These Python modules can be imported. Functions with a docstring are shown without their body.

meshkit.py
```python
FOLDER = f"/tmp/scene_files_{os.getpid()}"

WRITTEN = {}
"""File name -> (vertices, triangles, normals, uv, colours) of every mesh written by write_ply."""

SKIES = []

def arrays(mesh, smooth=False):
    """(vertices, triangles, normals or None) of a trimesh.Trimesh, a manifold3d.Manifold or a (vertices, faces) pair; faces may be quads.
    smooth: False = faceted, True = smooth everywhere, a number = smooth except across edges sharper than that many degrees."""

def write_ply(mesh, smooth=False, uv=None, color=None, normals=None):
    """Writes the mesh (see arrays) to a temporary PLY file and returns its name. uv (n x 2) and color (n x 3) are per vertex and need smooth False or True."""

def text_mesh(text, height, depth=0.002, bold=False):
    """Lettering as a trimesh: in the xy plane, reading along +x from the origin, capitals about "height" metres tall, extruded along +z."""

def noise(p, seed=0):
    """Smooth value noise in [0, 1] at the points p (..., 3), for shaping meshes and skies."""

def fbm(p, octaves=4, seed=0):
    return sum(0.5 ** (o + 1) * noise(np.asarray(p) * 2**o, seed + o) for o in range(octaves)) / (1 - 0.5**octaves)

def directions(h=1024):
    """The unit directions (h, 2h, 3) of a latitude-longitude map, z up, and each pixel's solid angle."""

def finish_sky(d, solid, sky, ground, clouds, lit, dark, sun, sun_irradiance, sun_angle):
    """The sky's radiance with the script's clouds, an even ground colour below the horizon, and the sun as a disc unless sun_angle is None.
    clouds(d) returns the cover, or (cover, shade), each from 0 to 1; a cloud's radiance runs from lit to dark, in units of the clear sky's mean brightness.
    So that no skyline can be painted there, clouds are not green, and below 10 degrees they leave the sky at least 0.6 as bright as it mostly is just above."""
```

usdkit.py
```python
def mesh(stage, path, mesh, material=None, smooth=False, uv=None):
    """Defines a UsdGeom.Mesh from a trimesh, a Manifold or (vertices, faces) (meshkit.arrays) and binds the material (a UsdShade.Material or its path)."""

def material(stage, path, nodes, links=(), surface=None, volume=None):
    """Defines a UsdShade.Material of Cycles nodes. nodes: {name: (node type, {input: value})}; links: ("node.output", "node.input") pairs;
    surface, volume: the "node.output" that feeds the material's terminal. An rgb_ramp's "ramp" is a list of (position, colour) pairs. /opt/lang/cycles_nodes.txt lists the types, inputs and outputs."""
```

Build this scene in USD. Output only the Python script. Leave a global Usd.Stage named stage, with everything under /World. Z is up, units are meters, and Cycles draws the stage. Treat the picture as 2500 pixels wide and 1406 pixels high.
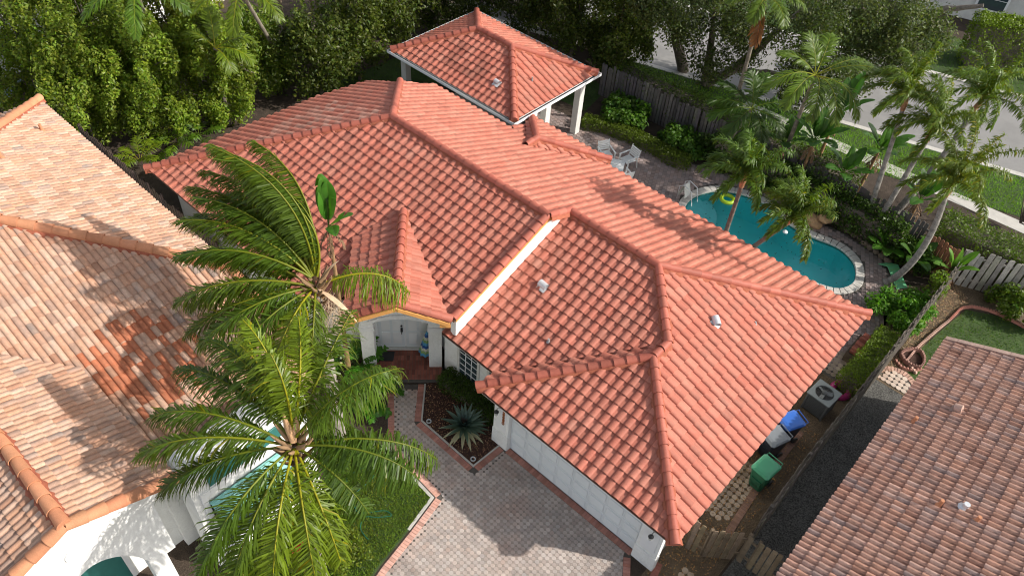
import math, random, warnings
warnings.filterwarnings("ignore")
import numpy as np, trimesh, shapely
from shapely.geometry import Polygon, Point, LineString
from pxr import Usd, UsdGeom, UsdLux, UsdShade, Sdf, Gf, Vt
import usdkit, meshkit

stage = Usd.Stage.CreateInMemory()
UsdGeom.SetStageUpAxis(stage, 'Z')
UsdGeom.SetStageMetersPerUnit(stage, 1.0)
UsdGeom.Xform.Define(stage, '/World'); UsdGeom.Scope.Define(stage, '/World/Looks')

# ------------------------------------------------ camera, sky, sun, exposure
CAM = np.array([7.84, -16.6, 21.56])
ROT = np.array([[0.73452, 0.67599, 0.05933], [0.51626, -0.49993, -0.69537], [-0.44040, 0.54139, -0.71620]])  # right, down, forward
FPX, CX, CY = 1952.64, 1250.0, 703.0
cam = UsdGeom.Camera.Define(stage, '/World/camera')
M = np.eye(4); M[:3, 0], M[:3, 1], M[:3, 2], M[:3, 3] = ROT[0], -ROT[1], -ROT[2], CAM
cam.AddTransformOp().Set(Gf.Matrix4d(*M.T.ravel().tolist()))
cam.CreateHorizontalApertureAttr(36.0); cam.CreateFocalLengthAttr(36.0 * FPX / 2500)
cam.CreateExposureAttr(0.40)
SUN = np.array([3.27, 1.9, 2.45]); SUN /= np.linalg.norm(SUN)
sun = UsdLux.DistantLight.Define(stage, '/World/sun')
sun.CreateIntensityAttr(1.0); sun.CreateAngleAttr(0.6); sun.CreateNormalizeAttr(True); sun.CreateColorAttr(Gf.Vec3f(1.0, 0.94, 0.86))
zx = np.cross([0, 0, 1.0], SUN); zx /= np.linalg.norm(zx); zy = np.cross(SUN, zx)
S = np.eye(4); S[:3, 0], S[:3, 1], S[:3, 2] = zx, zy, SUN
sun.AddTransformOp().Set(Gf.Matrix4d(*S.T.ravel().tolist()))
dome = UsdLux.DomeLight.Define(stage, '/World/sky')
skym = usdkit.material(stage, '/World/Looks/sky', {
    's': ('sky_texture', {'sky_type': 'single_scattering', 'sun_disc': False, 'sun_elevation': float(math.asin(SUN[2])),
                          'sun_rotation': float(math.atan2(SUN[0], SUN[1])), 'aerosol_density': 2.2, 'air_density': 1.0}),
    'h': ('hsv', {'saturation': 0.45, 'value': 1.15}),
    'b': ('background_shader', {'strength': 0.118})}, [('s.color', 'h.color'), ('h.color', 'b.color')], surface='b.background')
UsdShade.MaterialBindingAPI.Apply(dome.GetPrim()).Bind(skym)

rng = np.random.default_rng(7)
PI = math.pi

def at(u, v, z=0.0):
    """the point at height z that stands at pixel (u, v) of the photograph"""
    d = ROT.T @ np.array([(u - CX) / FPX, (v - CY) / FPX, 1.0])
    return CAM + (z - CAM[2]) / d[2] * d

def project(p):
    c = (np.asarray(p, float) - CAM) @ ROT.T
    return np.stack([CX + FPX * c[..., 0] / c[..., 2], CY + FPX * c[..., 1] / c[..., 2], c[..., 2]], -1)

# ------------------------------------------------ materials
def mat(name, base, rough=0.7, var=0.18, scale=5.0, fine=0.12, fscale=60.0, bump=0.0, bscale=80.0, tone=False, spec=0.4,
        stain=None, stain_scale=0.8, stain_amt=0.5, stain2=None, s2=1.1, a2=.4, metallic=0.0, coat=0.0, alpha=None, coord='geometry.position', dist=0.01):
    b = np.array(base, float)
    n = {'g': ('geometry', {}) if coord.startswith('geometry') else ('texture_coordinate', {}),
         'n1': ('noise_texture', {'scale': scale, 'detail': 4.0, 'roughness': 0.6}),
         'r1': ('rgb_ramp', {'ramp': [(0.25, tuple(b * (1 - var))), (0.5, tuple(b)), (0.78, tuple(np.minimum(b * (1 + var), 0.95)))]}),
         'n2': ('noise_texture', {'scale': fscale, 'detail': 3.0}),
         'r2': ('rgb_ramp', {'ramp': [(0.3, (1 - fine,) * 3), (0.7, (1 + fine,) * 3)]}),
         'm': ('mix', {'mix_type': 'multiply', 'fac': 1.0}),
         'p': ('principled_bsdf', {'roughness': rough, 'specular_ior_level': spec, 'metallic': metallic, 'coat_weight': coat})}
    src = 'g.position' if coord.startswith('geometry') else 'g.object'
    l = [(src, 'n1.vector'), (src, 'n2.vector'), ('n1.fac', 'r1.fac'), ('n2.fac', 'r2.fac'), ('r1.color', 'm.color1'), ('r2.color', 'm.color2')]
    out = 'm.color'
    if stain is not None:
        n['n3'] = ('noise_texture', {'scale': stain_scale, 'detail': 5.0, 'roughness': 0.65})
        n['r3'] = ('rgb_ramp', {'ramp': [(0.5, (0, 0, 0)), (0.72, (stain_amt,) * 3)]})
        n['ms'] = ('mix', {'mix_type': 'mix', 'color2': tuple(stain)})
        l += [(src, 'n3.vector'), ('n3.fac', 'r3.fac'), ('r3.color', 'ms.fac'), (out, 'ms.color1')]
        out = 'ms.color'
    if stain2 is not None:
        n['n4'] = ('noise_texture', {'scale': s2, 'detail': 6.0, 'roughness': 0.7, 'distortion': 0.8}); n['v4'] = ('mapping', {'location': (13.1, 4.7, 8.3)})
        n['r4'] = ('rgb_ramp', {'ramp': [(0.52, (0, 0, 0)), (0.70, (a2,) * 3)]}); n['m4'] = ('mix', {'mix_type': 'mix', 'color2': tuple(stain2)})
        l += [(src, 'v4.vector'), ('v4.vector', 'n4.vector'), ('n4.fac', 'r4.fac'), ('r4.color', 'm4.fac'), (out, 'm4.color1')]; out = 'm4.color'
    if tone:
        n['a'] = ('attribute', {'attribute': 'tone'}); n['mt'] = ('mix', {'mix_type': 'multiply', 'fac': 1.0})
        l += [(out, 'mt.color1'), ('a.color', 'mt.color2')]; out = 'mt.color'
    l.append((out, 'p.base_color'))
    if bump:
        n['nb'] = ('noise_texture', {'scale': bscale, 'detail': 4.0}); n['b'] = ('bump', {'strength': bump, 'distance': dist})
        l += [(src, 'nb.vector'), ('nb.fac', 'b.height'), ('b.normal', 'p.normal')]
    return usdkit.material(stage, '/World/Looks/' + name, n, l, surface='p.BSDF')

def leafmat(name, base, rough=0.45, trans=0.35, tcol=None, spec=0.5):
    b = np.array(base, float); t = np.array(tcol if tcol is not None else b * np.array([1.6, 1.8, 0.6]), float)
    return usdkit.material(stage, '/World/Looks/' + name, {
        'a': ('attribute', {'attribute': 'tone'}),
        'm1': ('mix', {'mix_type': 'multiply', 'fac': 1.0, 'color1': tuple(b)}), 'm2': ('mix', {'mix_type': 'multiply', 'fac': 1.0, 'color1': tuple(t)}),
        'p': ('principled_bsdf', {'roughness': rough, 'specular_ior_level': spec}), 't': ('translucent_bsdf', {}), 'x': ('mix_closure', {'fac': trans})},
        [('a.color', 'm1.color2'), ('a.color', 'm2.color2'), ('m1.color', 'p.base_color'), ('m2.color', 't.color'), ('p.BSDF', 'x.closure1'), ('t.BSDF', 'x.closure2')], surface='x.closure')

def glassmat(name, tint, gloss=(0.9, 0.9, 0.9), rough=0.02):
    return usdkit.material(stage, '/World/Looks/' + name, {
        't': ('transparent_bsdf', {'color': tuple(tint)}), 'g': ('glossy_bsdf', {'color': tuple(gloss), 'roughness': rough}),
        'f': ('fresnel', {'IOR': 1.4}), 'x': ('mix_closure', {}), 'p': ('geometry', {}), 'n': ('noise_texture', {'scale': 3.5, 'detail': 3.0, 'distortion': .6}), 'b': ('bump', {'strength': .35, 'distance': .05})},
        [('p.position', 'n.vector'), ('n.fac', 'b.height'), ('b.normal', 'g.normal'), ('f.fac', 'x.fac'), ('t.BSDF', 'x.closure1'), ('g.BSDF', 'x.closure2')], surface='x.closure')

# ------------------------------------------------ mesh collecting
def unit(v):
    v = np.asarray(v, float); return v / (np.linalg.norm(v) + 1e-12)

class MB:
    def __init__(s): s.v, s.n, s.f, s.t, s.k = [], [], [], [], 0
    def raw(s, v, n, f, tone=(1, 1, 1)):
        v = np.asarray(v, float); f = np.asarray(f, int); n = np.asarray(n, float)
        c = np.cross(v[f[:, 1]] - v[f[:, 0]], v[f[:, 2]] - v[f[:, 0]]); w = (c * n[f].sum(1)).sum(1) < 0
        if w.any(): f = np.where(w[:, None], f[:, ::-1], f)
        s.v.append(v); s.n.append(np.asarray(n, float)); s.f.append(f + s.k)
        t = np.asarray(tone, float)
        s.t.append(np.broadcast_to(t, (len(v), 3)) if t.ndim < 2 else t); s.k += len(v); return s
    def add(s, v, f, tone=(1, 1, 1), smooth=False):
        v = np.asarray(v, float); f = np.asarray(f, int)
        if f.ndim == 2 and f.shape[1] == 4: f = np.vstack([f[:, [0, 1, 2]], f[:, [0, 2, 3]]])
        c = np.cross(v[f[:, 1]] - v[f[:, 0]], v[f[:, 2]] - v[f[:, 0]])
        if smooth:
            n = np.zeros_like(v)
            for k in range(3): np.add.at(n, f[:, k], c)
            n /= np.linalg.norm(n, axis=1, keepdims=True) + 1e-12
            return s.raw(v, n, f, tone)
        c /= np.linalg.norm(c, axis=1, keepdims=True) + 1e-12
        t = np.asarray(tone, float)
        if t.ndim == 2: t = t[f.ravel()]
        return s.raw(v[f].reshape(-1, 3), np.repeat(c, 3, 0), np.arange(3 * len(f)).reshape(-1, 3), t)
    def tm(s, m, tone=(1, 1, 1), smooth=False): return s.add(m.vertices, m.faces, tone, smooth)
    def box(s, a, b, R=None, o=(0, 0, 0), tone=(1, 1, 1), bev=0.0):
        a, b = np.minimum(a, b).astype(float), np.maximum(a, b).astype(float)
        if bev:
            m = hullbox(a, b, bev); v, f = m.vertices, m.faces
        else:
            v = np.array([[x, y, z] for x in (a[0], b[0]) for y in (a[1], b[1]) for z in (a[2], b[2])])
            f = np.array([[0, 1, 3, 2], [4, 6, 7, 5], [0, 4, 5, 1], [2, 3, 7, 6], [0, 2, 6, 4], [1, 5, 7, 3]])
        if R is not None: v = v @ np.asarray(R).T
        return s.add(v + np.asarray(o), f, tone)
    def tube(s, pts, r, n=8, tone=(1, 1, 1), cap=True):
        p = np.asarray(pts, float); r = np.broadcast_to(r, (len(p),))
        t = np.gradient(p, axis=0); t /= np.linalg.norm(t, axis=1, keepdims=True) + 1e-12
        up = np.where(np.abs(t[:, 2:]) < 0.9, [0, 0, 1.0], [1.0, 0, 0]); up = np.broadcast_to(up[len(p) // 2], p.shape)
        a = np.cross(t, up); a /= np.linalg.norm(a, axis=1, keepdims=True) + 1e-12; b = np.cross(t, a)
        th = np.arange(n) * 2 * PI / n
        v = (p[:, None] + r[:, None, None] * (np.cos(th)[None, :, None] * a[:, None] + np.sin(th)[None, :, None] * b[:, None])).reshape(-1, 3)
        i, j = np.meshgrid(np.arange(len(p) - 1), np.arange(n), indexing='ij')
        q = np.stack([i * n + j, (i + 1) * n + j, (i + 1) * n + (j + 1) % n, i * n + (j + 1) % n], -1).reshape(-1, 4)
        s.add(v, q, tone if np.ndim(tone) < 2 else np.repeat(np.asarray(tone), n, 0), smooth=True)
        if cap:
            for e in (0, len(p) - 1):
                ring = v[e * n:(e + 1) * n]; fan = np.array([[0, k, k + 1] for k in range(1, n - 1)])
                s.add(ring, fan if e else fan[:, ::-1], tone if np.ndim(tone) < 2 else np.repeat(np.asarray(tone)[e:e + 1], n, 0))
        return s
    def prism(s, poly, z0, z1, tone=(1, 1, 1), bottom=False):
        poly = poly if isinstance(poly, Polygon) else Polygon(poly)
        if not poly.is_valid: poly = poly.buffer(0)
        for g in getattr(poly, 'geoms', [poly]):
            v, f = trimesh.creation.triangulate_polygon(g, engine='earcut')
            v = np.asarray(v)[:, :2]; f = np.asarray(f)
            a = v[f]; area = np.cross(a[:, 1] - a[:, 0], a[:, 2] - a[:, 0]); f = np.where(area[:, None] < 0, f[:, ::-1], f)
            s.add(np.c_[v, np.full(len(v), z1)], f, tone)
            if bottom: s.add(np.c_[v, np.full(len(v), z0)], f[:, ::-1], tone)
            if z1 > z0:
                for k, ring in enumerate([g.exterior, *g.interiors]):
                    c = np.array(ring.coords)[:-1, :2]
                    if ring.is_ccw != (k == 0): c = c[::-1]
                    m = len(c); w = np.vstack([np.c_[c, np.full(m, z0)], np.c_[c, np.full(m, z1)]])
                    s.add(w, [[i, (i + 1) % m, m + (i + 1) % m, m + i] for i in range(m)], tone)
        return s
    def lathe(s, prof, n=20, o=(0, 0, 0), tone=(1, 1, 1), R=None, smooth=True):
        prof = np.asarray(prof, float); th = np.arange(n) * 2 * PI / n
        v = np.stack([prof[:, None, 0] * np.cos(th), prof[:, None, 0] * np.sin(th), np.broadcast_to(prof[:, None, 1], (len(prof), n))], -1).reshape(-1, 3)
        if R is not None: v = v @ np.asarray(R).T
        i, j = np.meshgrid(np.arange(len(prof) - 1), np.arange(n), indexing='ij')
        q = np.stack([i * n + j, i * n + (j + 1) % n, (i + 1) * n + (j + 1) % n, (i + 1) * n + j], -1).reshape(-1, 4)
        return s.add(v + np.asarray(o), q, tone, smooth)
    def get(s):
        return np.vstack(s.v), np.vstack(s.n), np.vstack(s.f), np.vstack(s.t)

def hullbox(a, b, r):
    """box with chamfered edges"""
    pts = []
    for x in (0, 1):
        for y in (0, 1):
            for z in (0, 1):
                c = np.where([x, y, z], b, a); sg = np.where([x, y, z], -1, 1)
                for k in range(3):
                    o = np.array([r, r, r], float); o[k] = 0; pts.append(c + sg * o)
    return trimesh.convex.convex_hull(np.array(pts))

def rotz(a): c, s_ = math.cos(a), math.sin(a); return np.array([[c, -s_, 0], [s_, c, 0], [0, 0, 1.0]])
def frame(x, y, z): return np.stack([unit(x), unit(y), unit(z)], 1)

_used = {}
def fresh(parent, name):
    k = _used.get((parent, name), 0); _used[(parent, name)] = k + 1
    return parent + '/' + (name if k == 0 else f'{name}_{k:03d}')

def custom(prim, **kw):
    for k, v in kw.items():
        if v: prim.SetCustomDataByKey(k, v)
    return prim

def emit(path, mb, material, loc=(0, 0, 0)):
    v, n, f, t = mb.get()
    m = UsdGeom.Mesh.Define(stage, path)
    m.CreatePointsAttr(Vt.Vec3fArray.FromNumpy((v - np.asarray(loc)).astype(np.float32)))
    m.CreateFaceVertexCountsAttr(Vt.IntArray.FromNumpy(np.full(len(f), 3, np.int32)))
    m.CreateFaceVertexIndicesAttr(Vt.IntArray.FromNumpy(f.astype(np.int32).ravel()))
    m.CreateSubdivisionSchemeAttr('none')
    m.CreateNormalsAttr(Vt.Vec3fArray.FromNumpy(n.astype(np.float32))); m.SetNormalsInterpolation('vertex')
    UsdGeom.PrimvarsAPI(m).CreatePrimvar('tone', Sdf.ValueTypeNames.Float3Array, 'vertex').Set(Vt.Vec3fArray.FromNumpy(t.astype(np.float32)))
    UsdShade.MaterialBindingAPI.Apply(m.GetPrim()).Bind(material)
    return m.GetPrim()

class Thing:
    """an Xform at the thing's base; its parts are meshes below it"""
    def __init__(s, name, label, cat, loc=(0, 0, 0), rot=0.0, group=None, kind=None):
        s.path = fresh('/World', name); s.loc = np.array([*loc, 0, 0, 0][:3], float); s.rot = rot
        x = UsdGeom.Xform.Define(stage, s.path); x.AddTranslateOp().Set(Gf.Vec3d(*map(float, s.loc)))
        if rot: x.AddRotateZOp().Set(math.degrees(rot))
        s.prim = custom(x.GetPrim(), label=label, category=cat, group=group, kind=kind)
    def part(s, name, mb, material, parent=None, label=None, kind=None, local=False):
        """parts are given in world coordinates, or in the thing's own with local=True"""
        return custom(emit(fresh(parent or s.path, name), mb, material, (0, 0, 0) if local else s.loc), label=label, kind=kind).GetPath().pathString

def solo(name, mb, material, label=None, cat=None, group=None, kind=None):
    return custom(emit(fresh('/World', name), mb, material), label=label, category=cat, group=group, kind=kind)

def copy(src, label, loc, rot=0.0, group=None):
    d = stage.GetPrimAtPath(src.path); cd = d.GetCustomData()
    p = fresh('/World', src.path.rsplit('/', 1)[1])
    x = UsdGeom.Xform.Define(stage, p); x.GetPrim().GetReferences().AddInternalReference(src.path); x.GetPrim().SetInstanceable(True)
    x.ClearXformOpOrder(); x.AddTranslateOp().Set(Gf.Vec3d(*map(float, [*loc, 0][:3])))
    x.AddRotateZOp().Set(math.degrees(rot))
    custom(x.GetPrim(), label=label, category=cd['category'], group=group or cd.get('group'))
    return x.GetPrim()

# ------------------------------------------------ the looks
L = {}
L['tile_red'] = mat('tile_red', (0.475, 0.165, 0.112), rough=0.62, var=0.10, scale=3.5, fine=0.10, fscale=45, bump=0.25, bscale=160, tone=True, stain=(0.52, 0.26, 0.19), stain_scale=1.3, stain_amt=0.35, stain2=(.25, .085, .06), s2=1.6, a2=.35, spec=0.3)
L['cap_red'] = mat('cap_red', (0.39, 0.118, 0.080), rough=0.6, var=0.12, scale=5, fine=0.10, bump=0.2, bscale=120, tone=True, spec=0.3)
L['mortar_red'] = mat('mortar_red', (0.33, 0.10, 0.055), rough=0.9, var=0.25, scale=9, bump=0.6, bscale=60, tone=True)
L['tile_blend'] = mat('tile_blend', (0.50, 0.325, 0.235), rough=0.8, var=0.20, scale=7, fine=0.16, fscale=70, bump=0.3, bscale=120, tone=True, stain=(0.30, 0.27, 0.25), stain_scale=2.6, stain_amt=0.45, spec=0.2)
L['cap_orange'] = mat('cap_orange', (0.52, 0.235, 0.125), rough=0.75, var=0.16, scale=4, fine=0.12, bump=0.2, bscale=100, tone=True, stain=(0.40, 0.20, 0.12), stain_scale=2, stain_amt=0.5, spec=0.25)
L['tile_brown'] = mat('tile_brown', (0.50, 0.335, 0.27), rough=0.8, var=0.22, scale=7, fine=0.16, fscale=70, bump=0.3, bscale=120, tone=True, stain=(0.26, 0.20, 0.18), stain_scale=2.2, stain_amt=0.45, spec=0.2)
L['deck'] = mat('roof_underlay', (0.10, 0.045, 0.03), rough=0.9)
L['white'] = mat('white_stucco', (0.83, 0.83, 0.80), rough=0.85, var=0.05, scale=2.5, fine=0.05, fscale=25, bump=0.35, bscale=45, stain=(0.62, 0.60, 0.55), stain_scale=1.2, stain_amt=0.25, stain2=(.50, .48, .43), s2=2.6, a2=.3, spec=0.2)
L['white_paint'] = mat('white_paint', (0.80, 0.80, 0.79), rough=0.5, var=0.04, scale=2, fine=0.03, spec=0.4)
L['offwhite'] = mat('aged_white', (0.62, 0.61, 0.57), rough=0.8, var=0.10, scale=3, fine=0.08)
L['door_white'] = mat('garage_white', (0.72, 0.75, 0.76), rough=0.5, var=0.04, scale=1.5, fine=0.03)
L['orange_trim'] = mat('orange_trim', (0.66, 0.33, 0.10), rough=0.6, var=0.08, scale=4)
L['teal_shutter'] = mat('teal_shutter', (0.22, 0.50, 0.46), rough=0.5, var=0.08)
L['teal_dark'] = mat('teal_dark', (0.035, 0.16, 0.14), rough=0.45, var=0.1)
L['black_metal'] = mat('black_metal', (0.02, 0.02, 0.022), rough=0.4, var=0.2)
L['copper_number'] = mat('copper_number', (0.42, 0.15, 0.05), rough=0.4, metallic=0.6, var=0.1)
L['lamp_glass'] = mat('lamp_glass', (0.55, 0.56, 0.52), rough=0.2, var=0.05, spec=0.6)
L['galv'] = mat('galvanised', (0.62, 0.63, 0.64), rough=0.42, metallic=0.35, var=0.1)
L['lead'] = mat('lead_pipe', (0.28, 0.27, 0.27), rough=0.6, var=0.25)
L['concrete'] = mat('concrete', (0.48, 0.46, 0.42), rough=0.9, var=0.15, scale=3, fine=0.12, bump=0.3, bscale=60)
L['glass_dark'] = mat('window_glass', (0.03, 0.045, 0.05), rough=0.08, var=0.1, spec=0.8)
L['paver'] = mat('paver_octagon', (0.44, 0.375, 0.335), rough=0.85, var=0.16, scale=1.2, fine=0.14, fscale=90, bump=0.4, bscale=120, tone=True, stain=(0.42, 0.27, 0.21), stain_scale=0.55, stain_amt=0.6, stain2=(.20, .185, .175), s2=.75, a2=.55, spec=0.25)
L['brick'] = mat('brick_border', (0.42, 0.20, 0.155), rough=0.85, var=0.18, scale=3, fine=0.14, bump=0.4, bscale=100, tone=True, spec=0.25)
L['joint'] = mat('joint_sand', (0.10, 0.088, 0.076), rough=0.95, var=0.25, scale=6)
L['patio'] = mat('paver_patio', (0.30, 0.235, 0.215), rough=0.9, var=0.2, scale=1.5, fine=0.14, bump=0.4, bscale=100, tone=True)
L['tilefloor'] = mat('porch_brick', (0.25, 0.085, 0.06), rough=0.6, var=0.25, scale=4, tone=True)
L['soil'] = mat('soil', (0.058, 0.042, 0.030), rough=0.95, var=0.4, scale=3, fine=0.35, fscale=30, bump=0.8, bscale=18, dist=0.04)
L['mulch'] = mat('mulch', (0.060, 0.030, 0.022), rough=0.95, var=0.45, scale=8, fine=0.5, fscale=45, bump=1.0, bscale=40, dist=0.03)
L['gravel_dark'] = mat('dark_gravel', (0.098, 0.096, 0.088), rough=0.95, var=0.25, scale=1.2, fine=0.8, fscale=24, bump=0.9, bscale=50, dist=0.02)
L['sidegravel'] = mat('side_gravel', (0.13, 0.095, 0.06), rough=0.95, var=0.3, scale=2, fine=0.6, fscale=40, bump=0.9, bscale=40, dist=0.03)
L['lawn'] = mat('lawn', (0.050, 0.085, 0.022), rough=0.95, var=0.35, scale=1.5, fine=0.4, fscale=40, bump=0.8, bscale=60, dist=0.03)
L['street'] = mat('street', (0.24, 0.235, 0.225), rough=0.9, var=0.12, scale=0.5, fine=0.12, fscale=60, bump=0.3, bscale=90, stain=(0.15, 0.145, 0.14), stain_scale=0.35, stain_amt=0.5, stain2=(.33, .32, .30), s2=.22, a2=.7)
L['bark'] = mat('bark', (0.15, 0.125, 0.10), rough=0.95, var=0.4, scale=5, fine=0.35, fscale=25, bump=1.0, bscale=18, dist=0.03)
L['palmtrunk'] = mat('palm_trunk', (0.30, 0.28, 0.255), rough=0.95, var=0.35, scale=4, fine=0.3, fscale=25, bump=0.8, bscale=20, tone=True, dist=0.02)
L['fence'] = mat('weathered_boards', (0.20, 0.185, 0.165), rough=0.95, var=0.3, scale=3, fine=0.25, fscale=35, bump=0.5, bscale=30, tone=True)
L['teal_pool'] = mat('pool_plaster', (0.32, 0.90, 0.90), rough=0.8, var=0.12, scale=0.8, fine=0.04)
L['pool_step'] = mat('pool_step', (0.62, 0.92, 0.92), rough=0.8, var=0.08)
L['water'] = glassmat('pool_water', (0.56, 0.97, 0.97))
L['rock'] = mat('rock', (0.36, 0.26, 0.16), rough=0.9, var=0.35, scale=3, fine=0.2, bump=0.8, bscale=15, dist=0.03, tone=True)
L['plastic'] = mat('plastic', (0.6, 0.6, 0.6), rough=0.4, var=0.05, tone=True, spec=0.5)
L['furn'] = mat('white_furniture', (0.72, 0.74, 0.73), rough=0.45, var=0.05)
L['twig'] = mat('dry_twig', (0.32, 0.24, 0.16), rough=0.95, var=0.3, tone=True)
L['cane'] = mat('cane', (0.22, 0.30, 0.07), rough=0.6, var=0.2, tone=True)
L['leaf'] = leafmat('leaf', (0.082, 0.118, 0.016), spec=.35)
L['frond'] = leafmat('frond', (0.080, 0.132, 0.012), rough=0.42, trans=0.34, tcol=(.17, .24, .012), spec=0.42)
L['broad'] = leafmat('broad_leaf', (0.055, 0.125, 0.018), rough=0.38, trans=0.3, spec=0.45)
L['agave'] = leafmat('agave_leaf', (0.10, 0.16, 0.125), rough=0.5, trans=0.05)
L['grass'] = leafmat('grass_blade', (0.062, 0.125, 0.018), rough=0.6, trans=0.35, spec=0.3)
L['red'] = leafmat('bract', (0.45, 0.02, 0.03), trans=0.3)
# ------------------------------------------------ tiles: barrel profile, clipped to each roof plane
def tile_template(w, expo, h, thick, flat=0.34, lift=0.046, seg=6):
    rw = 1 - flat                                  # steep left flank, round back, dropped right edge, then the flat pan
    k = np.array([0.0, .05, .16, .32, .5, .68, .84, .93]); xs = np.r_[k * rw, rw * .965, 1.0] * w
    ns = np.r_[0.004 + h * np.sqrt(np.maximum(1 - ((k - .5) / .5) ** 2, 0)), 0.010, 0.003]; ns[7] = 0.004 + h * .55; m = len(xs)
    g = np.gradient(ns, xs); g[0] = (ns[1] - ns[0]) / (xs[1] - xs[0]); g[7] = -.6; g[8] = g[9] = -.03; nr = np.stack([-g, np.full(m, 0.05), np.ones(m)], 1); nr /= np.linalg.norm(nr, axis=1, keepdims=True)
    lo = np.stack([xs, np.zeros(m), ns + lift], 1); hi = np.stack([xs, np.full(m, expo + 0.025), ns + 0.002], 1)
    fb = np.stack([xs, np.full(m, 0.004), ns + lift - thick], 1)
    V = np.vstack([lo, hi, lo, fb]); fn = np.tile([0, -1.0, 0], (m, 1)); N = np.vstack([nr, nr, fn, fn])
    F = []
    for k in range(m - 1):
        F += [[k, k + 1, m + k + 1], [k, m + k + 1, m + k]]
        a = 2 * m
        F += [[a + k, a + m + k, a + m + k + 1], [a + k, a + m + k + 1, a + k + 1]]
    return V, N, np.array(F)

def clip_half(P, F, nrm, d):
    """keeps the part of the triangles (rows P: position 3, normal 3) where nrm . (s, t) <= d"""
    out = []
    for tri in F:
        p = P[tri]; q = p[:, :2] @ nrm - d
        if (q <= 1e-9).all(): out.append(list(p)); continue
        if (q > 1e-9).all(): continue
        r = []
        for k in range(3):
            a, b, qa, qb = p[k], p[(k + 1) % 3], q[k], q[(k + 1) % 3]
            if qa <= 0: r.append(a)
            if (qa < 0 < qb) or (qb < 0 < qa): r.append(a + (b - a) * (qa / (qa - qb)))
        for k in range(1, len(r) - 1): out.append([r[0], r[k], r[k + 1]])
    if not out: return None, None
    P = np.array(out).reshape(-1, 6); return P, np.arange(len(P)).reshape(-1, 3)

class Plane:
    def __init__(s, o, e, z0, pitch, inward):
        s.o, s.e = np.array(o, float), unit(e); u = np.array([-s.e[1], s.e[0]])
        s.u = u if u @ (np.array(inward) - s.o) > 0 else -u
        s.z0, s.p = z0, pitch; s.k = math.sqrt(1 + pitch * pitch)
        s.E = np.array([*s.e, 0]); s.U = np.array([*s.u, pitch]) / s.k; s.N = np.cross(s.E, s.U)
        if s.N[2] < 0: s.E = -s.E; s.e = -s.e; s.N = np.cross(s.E, s.U)
        s.O = np.array([*s.o, z0])
    def st(s, xy): d = np.asarray(xy, float)[..., :2] - s.o; return np.stack([d @ s.e, (d @ s.u) * s.k], -1)
    def z(s, x, y): return s.z0 + s.p * ((np.array([x, y]) - s.o) @ s.u)
    def world(s, P): return s.O + P[:, :1] * s.E + P[:, 1:2] * s.U + P[:, 2:3] * s.N
    def turn(s, n): return n[:, :1] * s.E + n[:, 1:2] * s.U + n[:, 2:3] * s.N

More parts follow.
